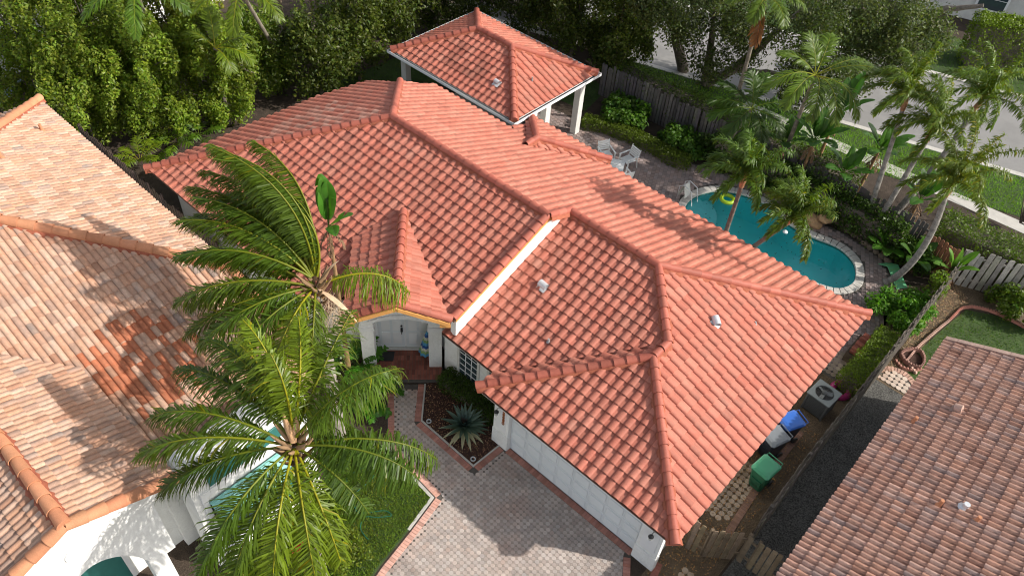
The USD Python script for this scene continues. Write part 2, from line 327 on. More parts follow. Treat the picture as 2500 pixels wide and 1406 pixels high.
def lay_tiles(plane, polys, tmpl, w, expo, tonefn, r, s_shift=0.0):
    V, N, F = tmpl; tiles = []
    for poly in polys:
        c = plane.st(poly); area = np.cross(c[1] - c[0], c[2] - c[1]); c = c if area > 0 else c[::-1]
        ed = np.roll(c, -1, 0) - c; nr = np.stack([ed[:, 1], -ed[:, 0]], 1); nr /= np.linalg.norm(nr, axis=1, keepdims=True); d = (nr * c).sum(1)
        lo, hi = c.min(0), c.max(0)
        for j in range(int(math.floor(lo[1] / expo + 1e-6)), int(math.ceil(hi[1] / expo - 1e-6))):
            for i in range(int(math.floor((lo[0] - s_shift) / w)), int(math.ceil((hi[0] - s_shift) / w)) + 1):
                s0, t0 = i * w + s_shift, j * expo
                q = np.array([[s0, t0], [s0 + w, t0], [s0 + w, t0 + expo], [s0, t0 + expo]]) @ nr.T - d
                if (q.min(0) > -0.02).any(): continue
                jit = r.normal(0, 1, 4); off = np.array([s0 + 0.002 * jit[0], t0 + 0.004 * jit[1], 0.002 * jit[2]])
                sk = 0.004 * jit[3]
                P = V + off; P[:, 1] += sk * (V[:, 0] / w - 0.5); n = N; f = F; full = True
                if q.max() > 0.03:
                    full = False; X = np.hstack([P, N])
                    for k in np.nonzero(q.max(0) > 0.0)[0]:
                        X, f = clip_half(X, f, nr[k], d[k])
                        if X is None: break
                    if X is None: continue
                    P, n = X[:, :3], X[:, 3:]
                ctr = plane.world(np.array([[s0 + w / 2, t0 + expo / 2, 0.03]]))[0]
                tiles.append((plane.world(P), plane.turn(n), f, tonefn(ctr, r), ctr, plane.N, full))
    return tiles

def put_tiles(t, roof, tiles, material, name='tile', hide=(), limit=300):
    """the 300 tiles that show largest become meshes of their own, the rest one part"""
    ctr = np.array([x[4] for x in tiles]); px = project(ctr); nn = np.array([x[5] for x in tiles])
    view = CAM - ctr; dist = np.linalg.norm(view, axis=1); face = (nn * view).sum(1) / dist
    ok = (px[:, 0] > 5) & (px[:, 0] < 2495) & (px[:, 1] > 5) & (px[:, 1] < 1400) & (face > 0.05) & np.array([x[6] for x in tiles])
    for h in hide:
        g = Polygon(h); ok &= ~np.array([g.contains(Point(a, b)) for a, b in px[:, :2]])
    score = np.where(ok, face / dist ** 2, -1); order = np.argsort(-score, kind='stable')
    n = min(limit, int((score > 0).sum())); rest = MB()
    for k, i in enumerate(order):
        v, nr, f, tone = tiles[i][:4]
        if k < n: t.part(name, MB().raw(v, nr, f, tone), material, parent=roof)
        else: rest.raw(v, nr, f, tone)
    if rest.k: t.part('roof_tiling', rest, material, parent=roof, kind='stuff')

def deck(mb, plane, poly, drop=0.02, thick=0.06):
    c = np.array(poly, float); z = np.array([plane.z(x, y) for x, y in c]) - drop
    top = np.c_[c, z]; bot = np.c_[c, z - thick]; m = len(c)
    area = np.cross(c[1] - c[0], c[2] - c[1])
    if area < 0: top, bot = top[::-1], bot[::-1]
    fan = np.array([[0, k, k + 1] for k in range(1, m - 1)])
    mb.add(top, fan); mb.add(bot, fan[:, ::-1])
    mb.add(np.vstack([bot, top]), [[i, (i + 1) % m, m + (i + 1) % m, m + i] for i in range(m)])

def caps(t, roof, a, b, material, r, rad=0.13, expo=0.36, mortar=None, lift=0.05, name='ridge_tile', mw=0.2, endcap=True, tone=(1, 1, 1)):
    """barrel tiles laid over a hip, ridge or rake from its low end a to its high end b, bedded in mortar"""
    a, b = np.array(a, float), np.array(b, float); d = b - a; Ln = np.linalg.norm(d); d /= Ln
    side = unit(np.cross(d, [0, 0, 1.0])); up = np.cross(side, d); n = max(1, round(Ln / expo)); ex = Ln / n
    th = np.linspace(-1.75, 1.75, 9)
    for k in range(n):
        o = a + d * ex * k + up * lift; mb = MB(); j = r.normal(0, 1, 4)
        dd = unit(d + side * 0.008 * j[0]); ra, rb = rad * (1.04 + 0.02 * j[1]), rad * 0.83
        ring = lambda c, q: c + q * (np.sin(th)[:, None] * side + np.cos(th)[:, None] * up)
        nr = np.sin(th)[:, None] * side + np.cos(th)[:, None] * up
        p0, p1 = ring(o + up * 0.022, ra), ring(o + dd * (ex + 0.03), rb); pin = ring(o + up * 0.022, ra - 0.020)
        tn = np.clip(1 + 0.09 * j[2] + np.array([0, 0.03, 0.03]) * j[3], 0.7, 1.3) * np.array(tone)
        m = len(th); F = []
        for i in range(m - 1): F += [[i, m + i, m + i + 1], [i, m + i + 1, i + 1]]
        mb.raw(np.vstack([p0, p1]), np.vstack([nr, nr]), F, tn)
        fn = np.tile(-dd, (m, 1)); G = []
        for i in range(m - 1): G += [[i, i + 1, m + i + 1], [i, m + i + 1, m + i]]
        mb.raw(np.vstack([p0, pin]), np.vstack([fn, fn]), G, tn)
        if k == 0 and endcap:
            c = o + up * 0.005; mb.raw(np.vstack([c, pin]), np.tile(-dd, (m + 1, 1)), [[0, i + 1, i + 2] for i in range(m - 1)], tn * 0.92)
        t.part(name, mb, material, parent=roof)
    if mortar is not None:
        mb = MB(); q = [(-mw, -0.07), (-mw * 0.72, 0.035), (0, 0.07), (mw * 0.72, 0.035), (mw, -0.07)]
        cnt = max(2, int(Ln / 0.12)); ring = []
        for k in range(cnt + 1):
            w = 1 + 0.10 * r.normal(); c = a + d * (Ln * k / cnt)
            ring.append([c + side * x * w + up * y for x, y in q])
        ring = np.array(ring).reshape(-1, 3); m = len(q); F = []
        for k in range(cnt):
            for i in range(m - 1): F += [[k * m + i, (k + 1) * m + i, (k + 1) * m + i + 1, k * m + i + 1]]
        mb.add(ring, F, np.array(tone), smooth=True)
        mb.add(ring[:m], [[0, 1, 2], [0, 2, 3], [0, 3, 4]])
        t.part('mortar', mb, mortar, parent=roof)

def vent(t, pos, plane, material, roof, R=0.12, Ln=0.30, name='roof_vent', across=None):
    """a short gooseneck hood of bent sheet metal standing on the tiles"""
    mb = MB(); c = np.array([*pos[:2], plane.z(*pos[:2]) + 0.12]); down = -plane.U
    ax = down if across is None else unit(across); si = unit(np.cross(ax, [0, 0, 1.0])); up = np.cross(si, ax)
    th = np.linspace(-2.0, 2.0, 11)
    for rr, fl in ((R, 1), (R - 0.008, -1)):
        ring = lambda o: o + rr * (np.sin(th)[:, None] * si + np.cos(th)[:, None] * up)
        p0, p1 = ring(c + ax * Ln * 0.5), ring(c - ax * Ln * 0.5); m = 11
        F = [[i, m + i, m + i + 1] for i in range(m - 1)] + [[i, m + i + 1, i + 1] for i in range(m - 1)]
        nr = fl * (np.sin(th)[:, None] * si + np.cos(th)[:, None] * up)
        mb.raw(np.vstack([p0, p1]), np.vstack([nr, nr]), F)
    back = np.vstack([c - ax * Ln * 0.5, c - ax * Ln * 0.5 + R * (np.sin(th)[:, None] * si + np.cos(th)[:, None] * up)])
    mb.add(back, [[0, i + 1, i + 2] for i in range(10)])
    mb.box((-0.16, -0.16, -0.015), (0.16, 0.16, 0.0), R=frame(plane.E, plane.U, plane.N), o=np.array([*pos[:2], plane.z(*pos[:2])]) + plane.N * 0.075)
    t.part(name, mb, material, parent=roof)

def stub(t, pos, plane, material, roof, h=0.22, r=0.04, name='vent_pipe', lean=(0, 0, 1)):
    z = plane.z(*pos[:2]); b = np.array([*pos[:2], z]); l = unit(lean)
    mb = MB().tube([b, b + l * (h * 0.5 + 0.06), b + l * (h + 0.06)], [r, r, r], 9)
    mb.tube([b + plane.N * 0.02, b + l * 0.1], [r * 2.0, r * 1.1], 9)
    t.part(name, mb, material, parent=roof)

def wallpoly(t, pts, z0, z1, material, name='wall', inset=None, label=None):
    return t.part(name, MB().prism(Polygon(pts), z0, z1), material, label=label)

# ------------------------------------------------ the main house
r = np.random.default_rng(11)
W, HE, P, DD = 5.30, 2.65, 0.393, 1.096
ZR = HE + P * W; XA, XG, FG = -10.886, -3.53, 6.045; GX0, GMID = -1.764, 1.768
house = Thing('red_tiled_house', 'cream white house under a salmon red barrel tile roof, in the middle of the photo', 'house', (-5, 0, 0))
pl_front = Plane((-17.3, -7.492), (1, 0), HE, P, (0, 0)); pl_mid = Plane((-4, -W), (1, 0), HE, P, (0, 0))
pl_left = Plane((-17.3, 0), (0, 1), HE, P, (0, 0)); pl_back = Plane((0, W), (1, 0), HE, P, (0, 0))
pl_right = Plane((W, 0), (0, 1), HE, P, (0, 0)); pl_gf = Plane((0, -FG), (1, 0), HE, P, (0, 0)); pl_gl = Plane((GX0, 0), (0, 1), HE, P, (5, 0))
bz, bp = 2.68, 0.44
pl_br = Plane((-5.8, 0), (0, 1), bz, bp, (-9, 0)); pl_bl = Plane((-10, 0), (0, 1), bz, bp, (0, 0)); pl_bb = Plane((0, 5.6), (1, 0), bz, bp, (0, 0))
R0 = np.array([-7.62, -3.55]); DR = np.array([1, -1]) / 2 ** .5; SR = np.array([1, 1]) / 2 ** .5
AP = R0 + DR * 4.24; FR_, FL_ = AP + SR * 1.6, AP - SR * 1.6; BL_ = R0 - SR * 1.6 + DR * 0.55
PZ, PP = 4.28, 0.42
pl_pr = Plane(FR_, DR, PZ - PP * 1.6, PP, R0); pl_pl = Plane(FL_, DR, PZ - PP * 1.6, PP, R0)
RP = [
    (pl_front, [[(-17.3, -7.492), (-8.4, -7.492), (-8.4, -DD), (XA, -DD)], [(-8.4, -5.25), (XG, -5.25), (XG, -DD), (-8.4, -DD)], [(-8.4, -7.492), (-7.0, -7.492), (-7.0, -5.25), (-8.4, -5.25)]]),
    (pl_left, [[(-17.35, -7.5), (XA, -DD), (-13.87, 1.88), (-15.8, 1.62), (-16.75, -0.4)]]),
    (pl_back, [[(XA, -DD), (XG, -DD), (XG, 3.72), (-13.62, 3.52), (-13.87, 1.88)], [(-9.5, 3.72), (XG, 3.72), (XG, W), (-9.5, W)], [(XG, 0), (0, 0), (W, W), (XG, W)]]),
    (pl_mid, [[(-4.0, -W), (GX0, -W), (GMID, -GMID), (0, 0), (XG - 0.1, 0), (-4.0, -4.75)]]),
    (pl_gl, [[(GX0, -FG), (GMID, -2.513), (GMID, -GMID), (GX0, -W)]]),
    (pl_gf, [[(GX0, -FG), (W, -FG), (GMID, -2.513)]]),
    (pl_right, [[(GMID, -GMID), (W, -GMID), (W, W), (0, 0)], [(GMID, -2.513), (W, -FG), (W, -GMID), (GMID, -GMID)]]),
    (pl_br, [[(-5.8, 5.6), (-7.9, 3.5), (-7.9, 2.93), (-5.8, 5.27)]]), (pl_bl, [[(-10, 5.27), (-7.9, 2.93), (-7.9, 3.5), (-10, 5.6)]]),
    (pl_bb, [[(-10, 5.6), (-7.9, 3.5), (-5.8, 5.6)]]),
    (pl_pr, [[tuple(R0), tuple(FR_), tuple(AP)]]), (pl_pl, [[tuple(R0), tuple(BL_), tuple(FL_), tuple(AP)]])]
TW, TE = 0.317, 0.345
TM = tile_template(TW, TE, 0.058, 0.024)
def tone_red(c, r):
    b = 1 + 0.055 * r.normal(); h = r.normal()
    if r.random() < 0.05: b *= 0.88
    if r.random() < 0.04: b *= 1.14
    v = np.array([b, b * (1 + 0.05 * h), b * (1 + 0.06 * h)])
    # old sun-bleached streak on the far slope
    if -15.5 < c[0] < -12 and -4.5 < c[1] < -.5 and c[1] + 1.1 > c[0] + 11.0 and r.random() < 0.5: v = v * np.array([1.1, 1.5, 1.6])
    return v
dk = MB(); tiles = []
for pl, polys in RP:
    for q in polys: deck(dk, pl, q)
    tiles += lay_tiles(pl, polys, TM, TW, TE, tone_red, r, s_shift=0.11)
roof = house.part('roof', dk, L['deck'])
PALMZONE = [(420, 320), (780, 320), (870, 560), (1010, 560), (1010, 690), (870, 720), (880, 900), (1030, 1000), (960, 1406), (330, 1406), (330, 1000), (420, 700)]
put_tiles(house, roof, tiles, L['tile_red'], hide=[PALMZONE])
zl = ZR + P * DD
def hp(x, y, pl, up=0.04): return (x, y, pl.z(x, y) + up)
ridges = [((-17.36, -7.55, 2.62), (XA, -DD, zl)), ((-13.87, 1.88, pl_back.z(-13.87, 1.88)), (XA, -DD, zl)), ((XA, -DD, zl), (XG, -DD, zl)),
          ((XG, 0, ZR), (XG, -DD, zl)), ((XG + 0.12, 0, ZR), (0, 0, ZR)), ((W, W, HE), (0, 0, ZR)), ((GMID, -GMID, pl_right.z(GMID, 0)), (0, 0, ZR)),
          ((GMID, -2.513, pl_right.z(GMID, 0)), (GMID, -GMID, pl_right.z(GMID, 0))), ((GX0, -FG, HE), (GMID, -2.513, pl_gf.z(0, -2.513))), ((W, -FG, HE), (GMID, -2.513, pl_gf.z(0, -2.513))),
          ((-5.8, 5.6, bz), (-7.9, 3.5, bz + bp * 2.1)), ((-10, 5.6, bz), (-7.9, 3.5, bz + bp * 2.1)), ((-7.9, 3.5, bz + bp * 2.1), (-7.9, 2.9, bz + bp * 2.1)),
          ((*AP, PZ), (*R0, PZ))]
for a, b in ridges: caps(house, roof, np.array(a) + [0, 0, 0.03], np.array(b) + [0, 0, 0.03], L['cap_red'], r, mortar=L['mortar_red'])
for a, b in (((XG - 0.06, -5.2, pl_front.z(0, -5.2)), (XG - 0.06, -DD, zl)), ((*(FL_ - DR * 0.10), PZ - PP * 1.6), (*(AP - DR * 0.1), PZ)), ((*(FR_ - DR * 0.10), PZ - PP * 1.6), (*(AP - DR * 0.1), PZ))):
    caps(house, roof, np.array(a) + [0, 0, 0.02], np.array(b) + [0, 0, 0.02], L['cap_red'], r, rad=0.14, lift=0.03)
vent(house, (-2.43, -2.45), pl_mid, L['galv'], roof, across=(1, -0.1, -0.03)); vent(house, (2.26, 0.12), pl_right, L['galv'], roof, across=(0.75, -0.6, -0.25))
stub(house, (-1.09, -3.68), pl_mid, L['lead'], roof, h=0.10, r=0.035); stub(house, (3.05, 1.28), pl_right, L['lead'], roof, h=0.06, r=0.03)
# walls, soffits, fascias
FOOT = [(-16.75, -6.95), (-7.75, -6.95), (-7.75, -6.89), (-5.05, -4.19), (-4.45, -4.19), (-4.45, -4.75), (-1.25, -4.75), (-1.25, -5.50), (4.75, -5.50), (4.75, 4.75), (-13.2, 4.75), (-13.2, 1.1), (-16.3, 1.1)]
wall = wallpoly(house, FOOT, 0.0, 2.46, L['white'])
sof = Polygon([(-17.25, -7.44), (-8.3, -7.44), (-8.3, -6.95), (-7.8, -6.9), (-5.0, -4.2), (-4.0, -4.9), (-4.0, -W + .05), (GX0 + .05, -W + .05), (GX0 + .05, -FG + .05), (W - .05, -FG + .05), (W - .05, W - .05), (-13.3, W - .05), (-13.5, 1.4), (-16.5, 1.4)])
house.part('soffit', MB().prism(sof, 2.462, 2.52, bottom=True), L['offwhite'])
fas = MB(); cc = np.array(sof.exterior.coords)
for a, b in zip(cc[:-1], cc[1:]):
    d = unit(b - a); n2 = np.array([d[1], -d[0]]); Ln = np.linalg.norm(b - a)
    fas.box((0.004, -0.015, 0), (Ln - 0.004, 0.015, 0.13), R=np.array([[d[0], n2[0], 0], [d[1], n2[1], 0], [0, 0, 1]]), o=(a[0], a[1], 2.515))
house.part('fascia', fas, L['offwhite'])
# stepped gable wall between the two ridges, with its orange trim
ys = [-5.16, -4.4, -DD, 0.0]; gt = [pl_front.z(0, y) - 0.03 for y in ys[:3]] + [ZR - 0.02]; gb = [max(pl_mid.z(0, y) - 0.25, 2.52) for y in ys]
m = MB(); X0, X1 = XG - 0.22, XG
outer = np.array([[X1, y, z] for y, z in zip(ys, gb)] + [[X1, y, z] for y, z in zip(ys[::-1], gt[::-1])]); inner = outer - [X1 - X0, 0, 0]
tri = np.array(trimesh.creation.triangulate_polygon(Polygon(outer[:, 1:]), engine='earcut')[1]); m.add(outer, tri); m.add(inner, tri[:, ::-1])
m.add(np.vstack([outer, inner]), [[i, (i + 1) % 8, 8 + (i + 1) % 8, 8 + i] for i in range(8)])
house.part('gable_wall', m, L['white'])
m = MB()
for (y0, z0), (y1, z1) in (((-5.18, gt[0]), (-DD, gt[2])), ((-DD, gt[2]), (0.02, gt[3]))):
    v = np.array([[x, y, z + dz] for x in (X1 + 0.002, X1 + 0.035) for (y, z) in ((y0, z0), (y1, z1)) for dz in (-0.10, 0.02)])
    m.add(v, [[0, 1, 3, 2], [4, 6, 7, 5], [0, 4, 5, 1], [2, 3, 7, 6], [0, 2, 6, 4], [1, 5, 7, 3]])
house.part('rake_trim', m, L['orange_trim'])
# porch: arched front, columns, double door
PO = np.array([-4.46, -4.87, 0]); PA = np.array([-1, -1, 0]) / 2 ** .5; PU = np.array([1, -1, 0]) / 2 ** .5
PF = np.stack([PA, [0, 0, 1.0], PU], 1)       # (along, up, out) -> world
def arch(a0, a1, zs, zt, n=14):
    k = np.linspace(0, 1, n); return [(a0 + (a1 - a0) * q, zs + (zt - zs) * math.sin(PI * q) ** 0.8) for q in k]
front = Polygon([(0, 0), (0.43, 0)] + arch(0.43, 2.19, 2.36, 2.60) + [(2.19, 0), (2.62, 0), (2.62, 3.02), (1.31, 3.56), (0, 3.02)])
m = MB().prism(front, -0.42, 0.0, bottom=True); mm = MB()
for v, n, f, t_ in zip(m.v, m.n, m.f, m.t): pass
V, N, F, T = m.get(); mm.raw(V @ PF.T + PO, N @ PF.T, F[:, ::-1] if np.linalg.det(PF) < 0 else F)
porch_wall = house.part('porch_front', mm, L['white'])
def pbox(a0, a1, z0, z1, o0, o1, mb=None):
    mb = mb or MB(); return mb.box((a0, z0, o0), (a1, z1, o1), R=PF, o=PO)
for a0, a1 in ((-0.03, 0.46), (2.16, 2.65)):
    house.part('column_band', pbox(a0, a1, 1.98, 2.16, -0.45, 0.03), L['white_paint'], parent=porch_wall)
tr = Polygon(arch(0.30, 2.32, 2.46, 2.77) + arch(0.40, 2.22, 2.40, 2.60)[::-1]); V, N, F, T = MB().prism(tr, 0.002, 0.05).get()
house.part('arch_trim', MB().raw(V @ PF.T + PO, N @ PF.T, F), L['white_paint'], parent=porch_wall)
house.part('porch_ceiling', pbox(-0.2, 2.9, 2.80, 2.84, -1.3, -0.43), L['offwhite'])
house.part('porch_fascia', (lambda mb: [mb.box((0, -0.13, -0.02), (1.71, 0.0, 0.03), R=frame([*(s * SR), PP * -1 * 1.0], [s * SR[0] * PP, s * SR[1] * PP, 1], [*DR, 0]), o=(*(AP + DR * 0.02), PZ - 0.01)) for s in (-1, 1)] and mb)(MB()), L['orange_trim'])
for s_, e_ in ((-1, FL_), (1, FR_)):
    house.part('eave_return', MB().box((-0.33, -0.25, -0.14), (0.0, 0.02, 0.0), R=frame([*(s_ * SR), 0], [*(DR), 0], [0, 0, 1 if s_ < 0 else -1]) if False else np.array([[s_ * SR[0], DR[0], 0], [s_ * SR[1], DR[1], 0], [0, 0, 1]]), o=(*e_, PZ - PP * 1.6 - 0.06)), L['orange_trim'])
dm = house.part('front_door', pbox(0.36, 2.16, 0.22, 2.40, -0.90, -0.85), L['white_paint'])
house.part('door_frame', pbox(2.16, 2.28, 0.16, 2.45, -0.92, -0.80, pbox(0.24, 0.36, 0.16, 2.45, -0.92, -0.80, pbox(0.24, 2.28, 2.40, 2.50, -0.92, -0.80))), L['white_paint'], parent=dm)
house.part('threshold', pbox(0.24, 2.28, 0.155, 0.225, -0.92, -0.72), L['offwhite'], parent=dm)
for c0 in (0.40, 1.30):
    leaf = house.part('door_leaf', pbox(c0 - 0.02, c0 + 0.82, 0.235, 2.38, -0.85, -0.815), L['door_white'], parent=dm)
    for z0, z1 in ((0.42, 0.98), (1.10, 1.62), (1.72, 2.24)):
        for k in (0, 1): house.part('door_panel', pbox(c0 + 0.08 + 0.37 * k, c0 + 0.36 + 0.37 * k, z0, z1, -0.815, -0.800), L['white_paint'], parent=dm)
mb = MB(); pbox(1.32, 1.40, 1.02, 1.22, -0.815, -0.795, mb); mb.tube([PF @ (1.36, z, o) + PO for z, o in ((1.15, -.79), (1.12, -.74), (.98, -.74), (.94, -.79))], 0.014, 6)
mb.tube([PF @ (1.36, 1.32, -.81) + PO, PF @ (1.36, 1.32, -.78) + PO], 0.035, 10)
house.part('door_handle', mb, L['black_metal'], parent=dm)
# garage: piers, sectional door, lamps, number
for x0, x1 in ((-1.33, -0.73), (4.20, 4.88)):
    pier = house.part('garage_pier', MB().box((x0, -5.67, 0.0), (x1, -5.44, 2.46)), L['white'])
    house.part('plinth', MB().box((x0 - 0.03, -5.70, 0.0), (x1 + 0.03, -5.50, 0.72), bev=0.02), L['white'], parent=pier)
    house.part('panel_moulding', MB().box((x0 + 0.1, -5.685, 0.86), (x1 - 0.1, -5.668, 2.3), bev=0.006), L['white_paint'], parent=pier)
gd = house.part('garage_door', MB().box((-0.72, -5.52, 0.03), (4.19, -5.505, 2.16)), L['door_white'])
for i in range(4):
    for j in range(8):
        x0 = -0.68 + j * 0.608; z0 = 0.06 + i * 0.53
        mb = MB().box((x0 + 0.05, -5.556, z0 + 0.07), (x0 + 0.56, -5.52, z0 + 0.45), bev=0.02)
        mb.box((x0 + 0.002, -5.53, z0 + 0.006), (x0 + 0.60, -5.519, z0 + 0.515))
        house.part('door_panel', mb, L['door_white'], parent=gd)
house.part('weather_strip', MB().box((-0.72, -5.53, 0.0), (4.19, -5.50, 0.03)), L['black_metal'], parent=gd)
def wall_lamp(x):
    y = -5.685; mb = MB().lathe([(0, 0), (0.05, 0), (0.055, 0.012), (0.03, 0.02), (0, 0.02)], 12, (x, y, 1.95), R=frame([1, 0, 0], [0, 0, 1], [0, -1, 0]))
    mb.tube([(x, y, 1.95), (x, y - .07, 1.98), (x, y - .13, 1.95), (x, y - .14, 1.9)], 0.009, 6)
    mb.lathe([(0.0, 0.02), (0.03, 0.015), (0.075, -0.05), (0.08, -0.06), (0.0, -0.05)], 14, (x, y - .14, 1.9))
    lp = house.part('wall_lamp', mb, L['black_metal'])
    house.part('lamp_shade', MB().lathe([(0.055, 0), (0.06, -.06), (0.05, -.15), (0.0, -.16)], 14, (x, y - .14, 1.85)), L['lamp_glass'], parent=lp)
wall_lamp(-1.12); wall_lamp(4.58)
for k, ch in enumerate('3380'):
    tmn = meshkit.text_mesh(ch, 0.13, 0.02, bold=True); v = np.array(tmn.vertices); v[:, 0] -= v[:, 0].mean()
    house.part('house_number', MB().add(np.c_[v[:, 0] - 0.93, -5.687 - v[:, 2], v[:, 1] + 1.74 - 0.165 * k], np.array(tmn.faces)), L['copper_number'])
def window(t, x0, x1, z0, z1, y, nx, nz, parent=None, lab=None):
    """a framed window in a wall facing -y, each pane its own piece"""
    mb = MB()
    for a in ((x0 - .09, y - .05, z0 - .05, x0, y + .02, z1 + .09), (x1, y - .05, z0 - .05, x1 + .09, y + .02, z1 + .09), (x0 - .09, y - .05, z1 + .002, x1 + .09, y + .02, z1 + .09), (x0 - .15, y - .12, z0 - .10, x1 + .15, y + .02, z0 - .052)):
        mb.box(a[:3], a[3:])
    w_ = t.part('window', mb, L['offwhite'])
    mb = MB()
    for k in range(1, nx): xx = x0 + (x1 - x0) * k / nx; mb.box((xx - .012, y - .03, z0), (xx + .012, y - .012, z1))
    for k in range(1, nz): zz = z0 + (z1 - z0) * k / nz; mb.box((x0, y - .031, zz - .012), (x1, y - .013, zz + .012))
    t.part('muntin', mb, L['white_paint'], parent=w_)
    for i in range(nx):
        for j in range(nz):
            t.part('pane', MB().box((x0 + (x1 - x0) * i / nx + .013, y - .014, z0 + (z1 - z0) * j / nz + .013), (x0 + (x1 - x0) * (i + 1) / nx - .013, y - .008, z0 + (z1 - z0) * (j + 1) / nz - .013)), L['glass_dark'], parent=w_)
window(house, -3.72, -2.92, 0.42, 2.1, -4.752, 3, 6); window(house, -2.4, -1.75, 0.42, 2.1, -4.752, 2, 6)
# the white downpipe wall behind the open terrace
house.part('terrace_wall', MB().box((-10.6, 4.77, 0), (-9.9, 5.9, 2.9)), L['white'])

# ------------------------------------------------ the terrace pavilion
pav = Thing('terrace_pavilion', 'open terrace pavilion with a separate red hip roof and white gutter behind the house', 'pavilion', (-13.5, 7, 0))
px0, px1, py0, py1, pz, pp = -17.28, -9.84, 4.36, 9.80, 3.05, 0.42; hh = (py1 - py0) / 2; ym = (py0 + py1) / 2
pls = [Plane((px0, py0), (1, 0), pz, pp, (-13, 7)), Plane((px0, py1), (1, 0), pz, pp, (-13, 7)), Plane((px0, py0), (0, 1), pz, pp, (-13, 7)), Plane((px1, py0), (0, 1), pz, pp, (-13, 7))]
a_, b_ = (px0 + hh, ym), (px1 - hh, ym); c0, c1, c2, c3 = (px0, py0), (px1, py0), (px1, py1), (px0, py1)
pq = [[c0, c1, b_, a_], [c3, c2, b_, a_], [c0, c3, a_], [c1, c2, b_]]
dk = MB(); tiles = []
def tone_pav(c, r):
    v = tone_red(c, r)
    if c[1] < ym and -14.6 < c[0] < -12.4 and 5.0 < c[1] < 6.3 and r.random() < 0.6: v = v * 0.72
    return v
for pl, q in zip(pls, pq): deck(dk, pl, q); tiles += lay_tiles(pl, [q], TM, TW, TE, tone_pav, r)
proof = pav.part('roof', dk, L['deck']); put_tiles(pav, proof, tiles, L['tile_red'])
za = pz + pp * hh
for a, b in [((*c, pz + .03), (*(a_ if c[0] < -13 else b_), za + .03)) for c in (c0, c1, c2, c3)] + [((*a_, za + .03), (*b_, za + .03))]:
    caps(pav, proof, a, b, L['cap_red'], r, mortar=L['mortar_red'])
vent(pav, (-11.75, 5.35), pls[0], L['galv'], proof, R=.10, Ln=.26, across=(1, -.1, -.03)); stub(pav, (-10.9, 6.6), pls[3], L['lead'], proof, h=.14, r=.03)
g = MB()
for a, b in ((c0, c1), (c1, c2), (c2, c3), (c3, c0)):
    a, b = np.array(a), np.array(b); d = unit(b - a); n2 = np.array([d[1], -d[0]]); Ln = np.linalg.norm(b - a); R = np.array([[d[0], n2[0], 0], [d[1], n2[1], 0], [0, 0, 1]])
    for lo, hi in (((-.14, .13, -.10), (Ln + .14, .145, .03)), ((-.12, .0, -.11), (Ln + .12, .13, -.10)), ((0, -.02, -.12), (Ln, .0, .0))): g.box(lo, hi, R=R, o=(*a, pz))
pav.part('gutter', g, L['white_paint'])
for x, y in ((-10.25, 9.25), (-10.25, 6.9), (-16.85, 4.8), (-16.85, 9.3), (-13.5, 9.3)):
    pav.part('post', MB().box((x - .16, y - .16, 0), (x + .16, y + .16, pz - .1), bev=.01), L['offwhite'])
pav.part('soffit', MB().prism(Polygon([c0, c1, c2, c3]).buffer(-.05), pz - .14, pz - .121, bottom=True), L['offwhite'])
# ------------------------------------------------ the neighbour on the left: tall house, blended pink-beige tiles
def on_plane(pl, u, v, up=0.05):
    d = ROT.T @ np.array([(u - CX) / FPX, (v - CY) / FPX, 1.0]); return CAM + ((pl.O + pl.N * up - CAM) @ pl.N) / (d @ pl.N) * d
r = np.random.default_rng(21)
lh = Thing('beige_tiled_house', 'tall white house at the left with pink beige roof tiles and teal shutters', 'house', (-12, -13, 0))
DW = 0.166
TD = tile_template(DW, TE, 0.044, 0.024, flat=0.2, lift=0.040, seg=5)
PAL = np.array([(1.08, 1.06, 1.04), (1.0, 0.92, 0.86), (0.92, 0.83, 0.78), (1.1, 1.14, 1.16), (0.80, 0.80, 0.82), (1.04, 0.90, 0.80), (0.70, 0.78, 0.86), (0.78, 0.66, 0.60)])
PW = np.array([.24, .22, .16, .12, .10, .10, .03, .03])
Z1, PL = 5.1, 0.393; Y1, XC, XL = -9.34, -8.44, -19.97; xm = (XC + XL) / 2; ym = Y1 - (XC - XL) / 2
l1 = Plane((0, Y1), (1, 0), Z1, PL, (-14, -15)); l0 = Plane((XL, 0), (0, 1), Z1, PL, (-14, -15)); X2 = -4.55
l2 = Plane((X2, 0), (0, 1), Z1 - PL * (X2 - XC), PL, (-14, -15)); Y3, YR = -14.05, -16.36; Z3 = 5.0
l3 = Plane((0, Y3), (1, 0), Z3, PL, (0, -18)); l4 = Plane((0, 2 * YR - Y3), (1, 0), Z3, PL, (0, -14)); XE = -3.52
def tone_blend(c, r):
    v = PAL[r.choice(8, p=PW)] * (1 + 0.06 * r.normal())
    if -9.4 < c[0] < -6.0 and -13.9 < c[1] < -11.2 and c[2] < 5.2:       # patch of newer, redder replacement tiles
        a = (c[1] + 12.7) / 1.3; b = (c[0] + 7.6) / 1.5
        if a * a + b * b + 0.25 * r.normal() < 1.0 and r.random() < 0.62: v = np.array([0.90, 0.50, 0.36]) * (1 + 0.08 * r.normal())
    return v
LP = [(l1, [[(XL, Y1), (XC, Y1), (xm, ym)]]), (l0, [[(XL, Y1), (xm, ym), (XL, ym)]]),
      (l2, [[(X2, Y1), (X2, -14.1), (-8.0, -14.1), (XC, Y1)], [(-8.0, -14.1), (-10.3, YR), (xm, YR), (xm, ym), (XC, Y1)]]),
      (l3, [[(XE, Y3), (XE, YR), (-10.4, YR), (-8.05, Y3)]]), (l4, [[(XE, 2 * YR - Y3), (XE, YR), (-10.4, YR), (-9.0, 2 * YR - Y3)]])]
dk = MB(); tiles = []
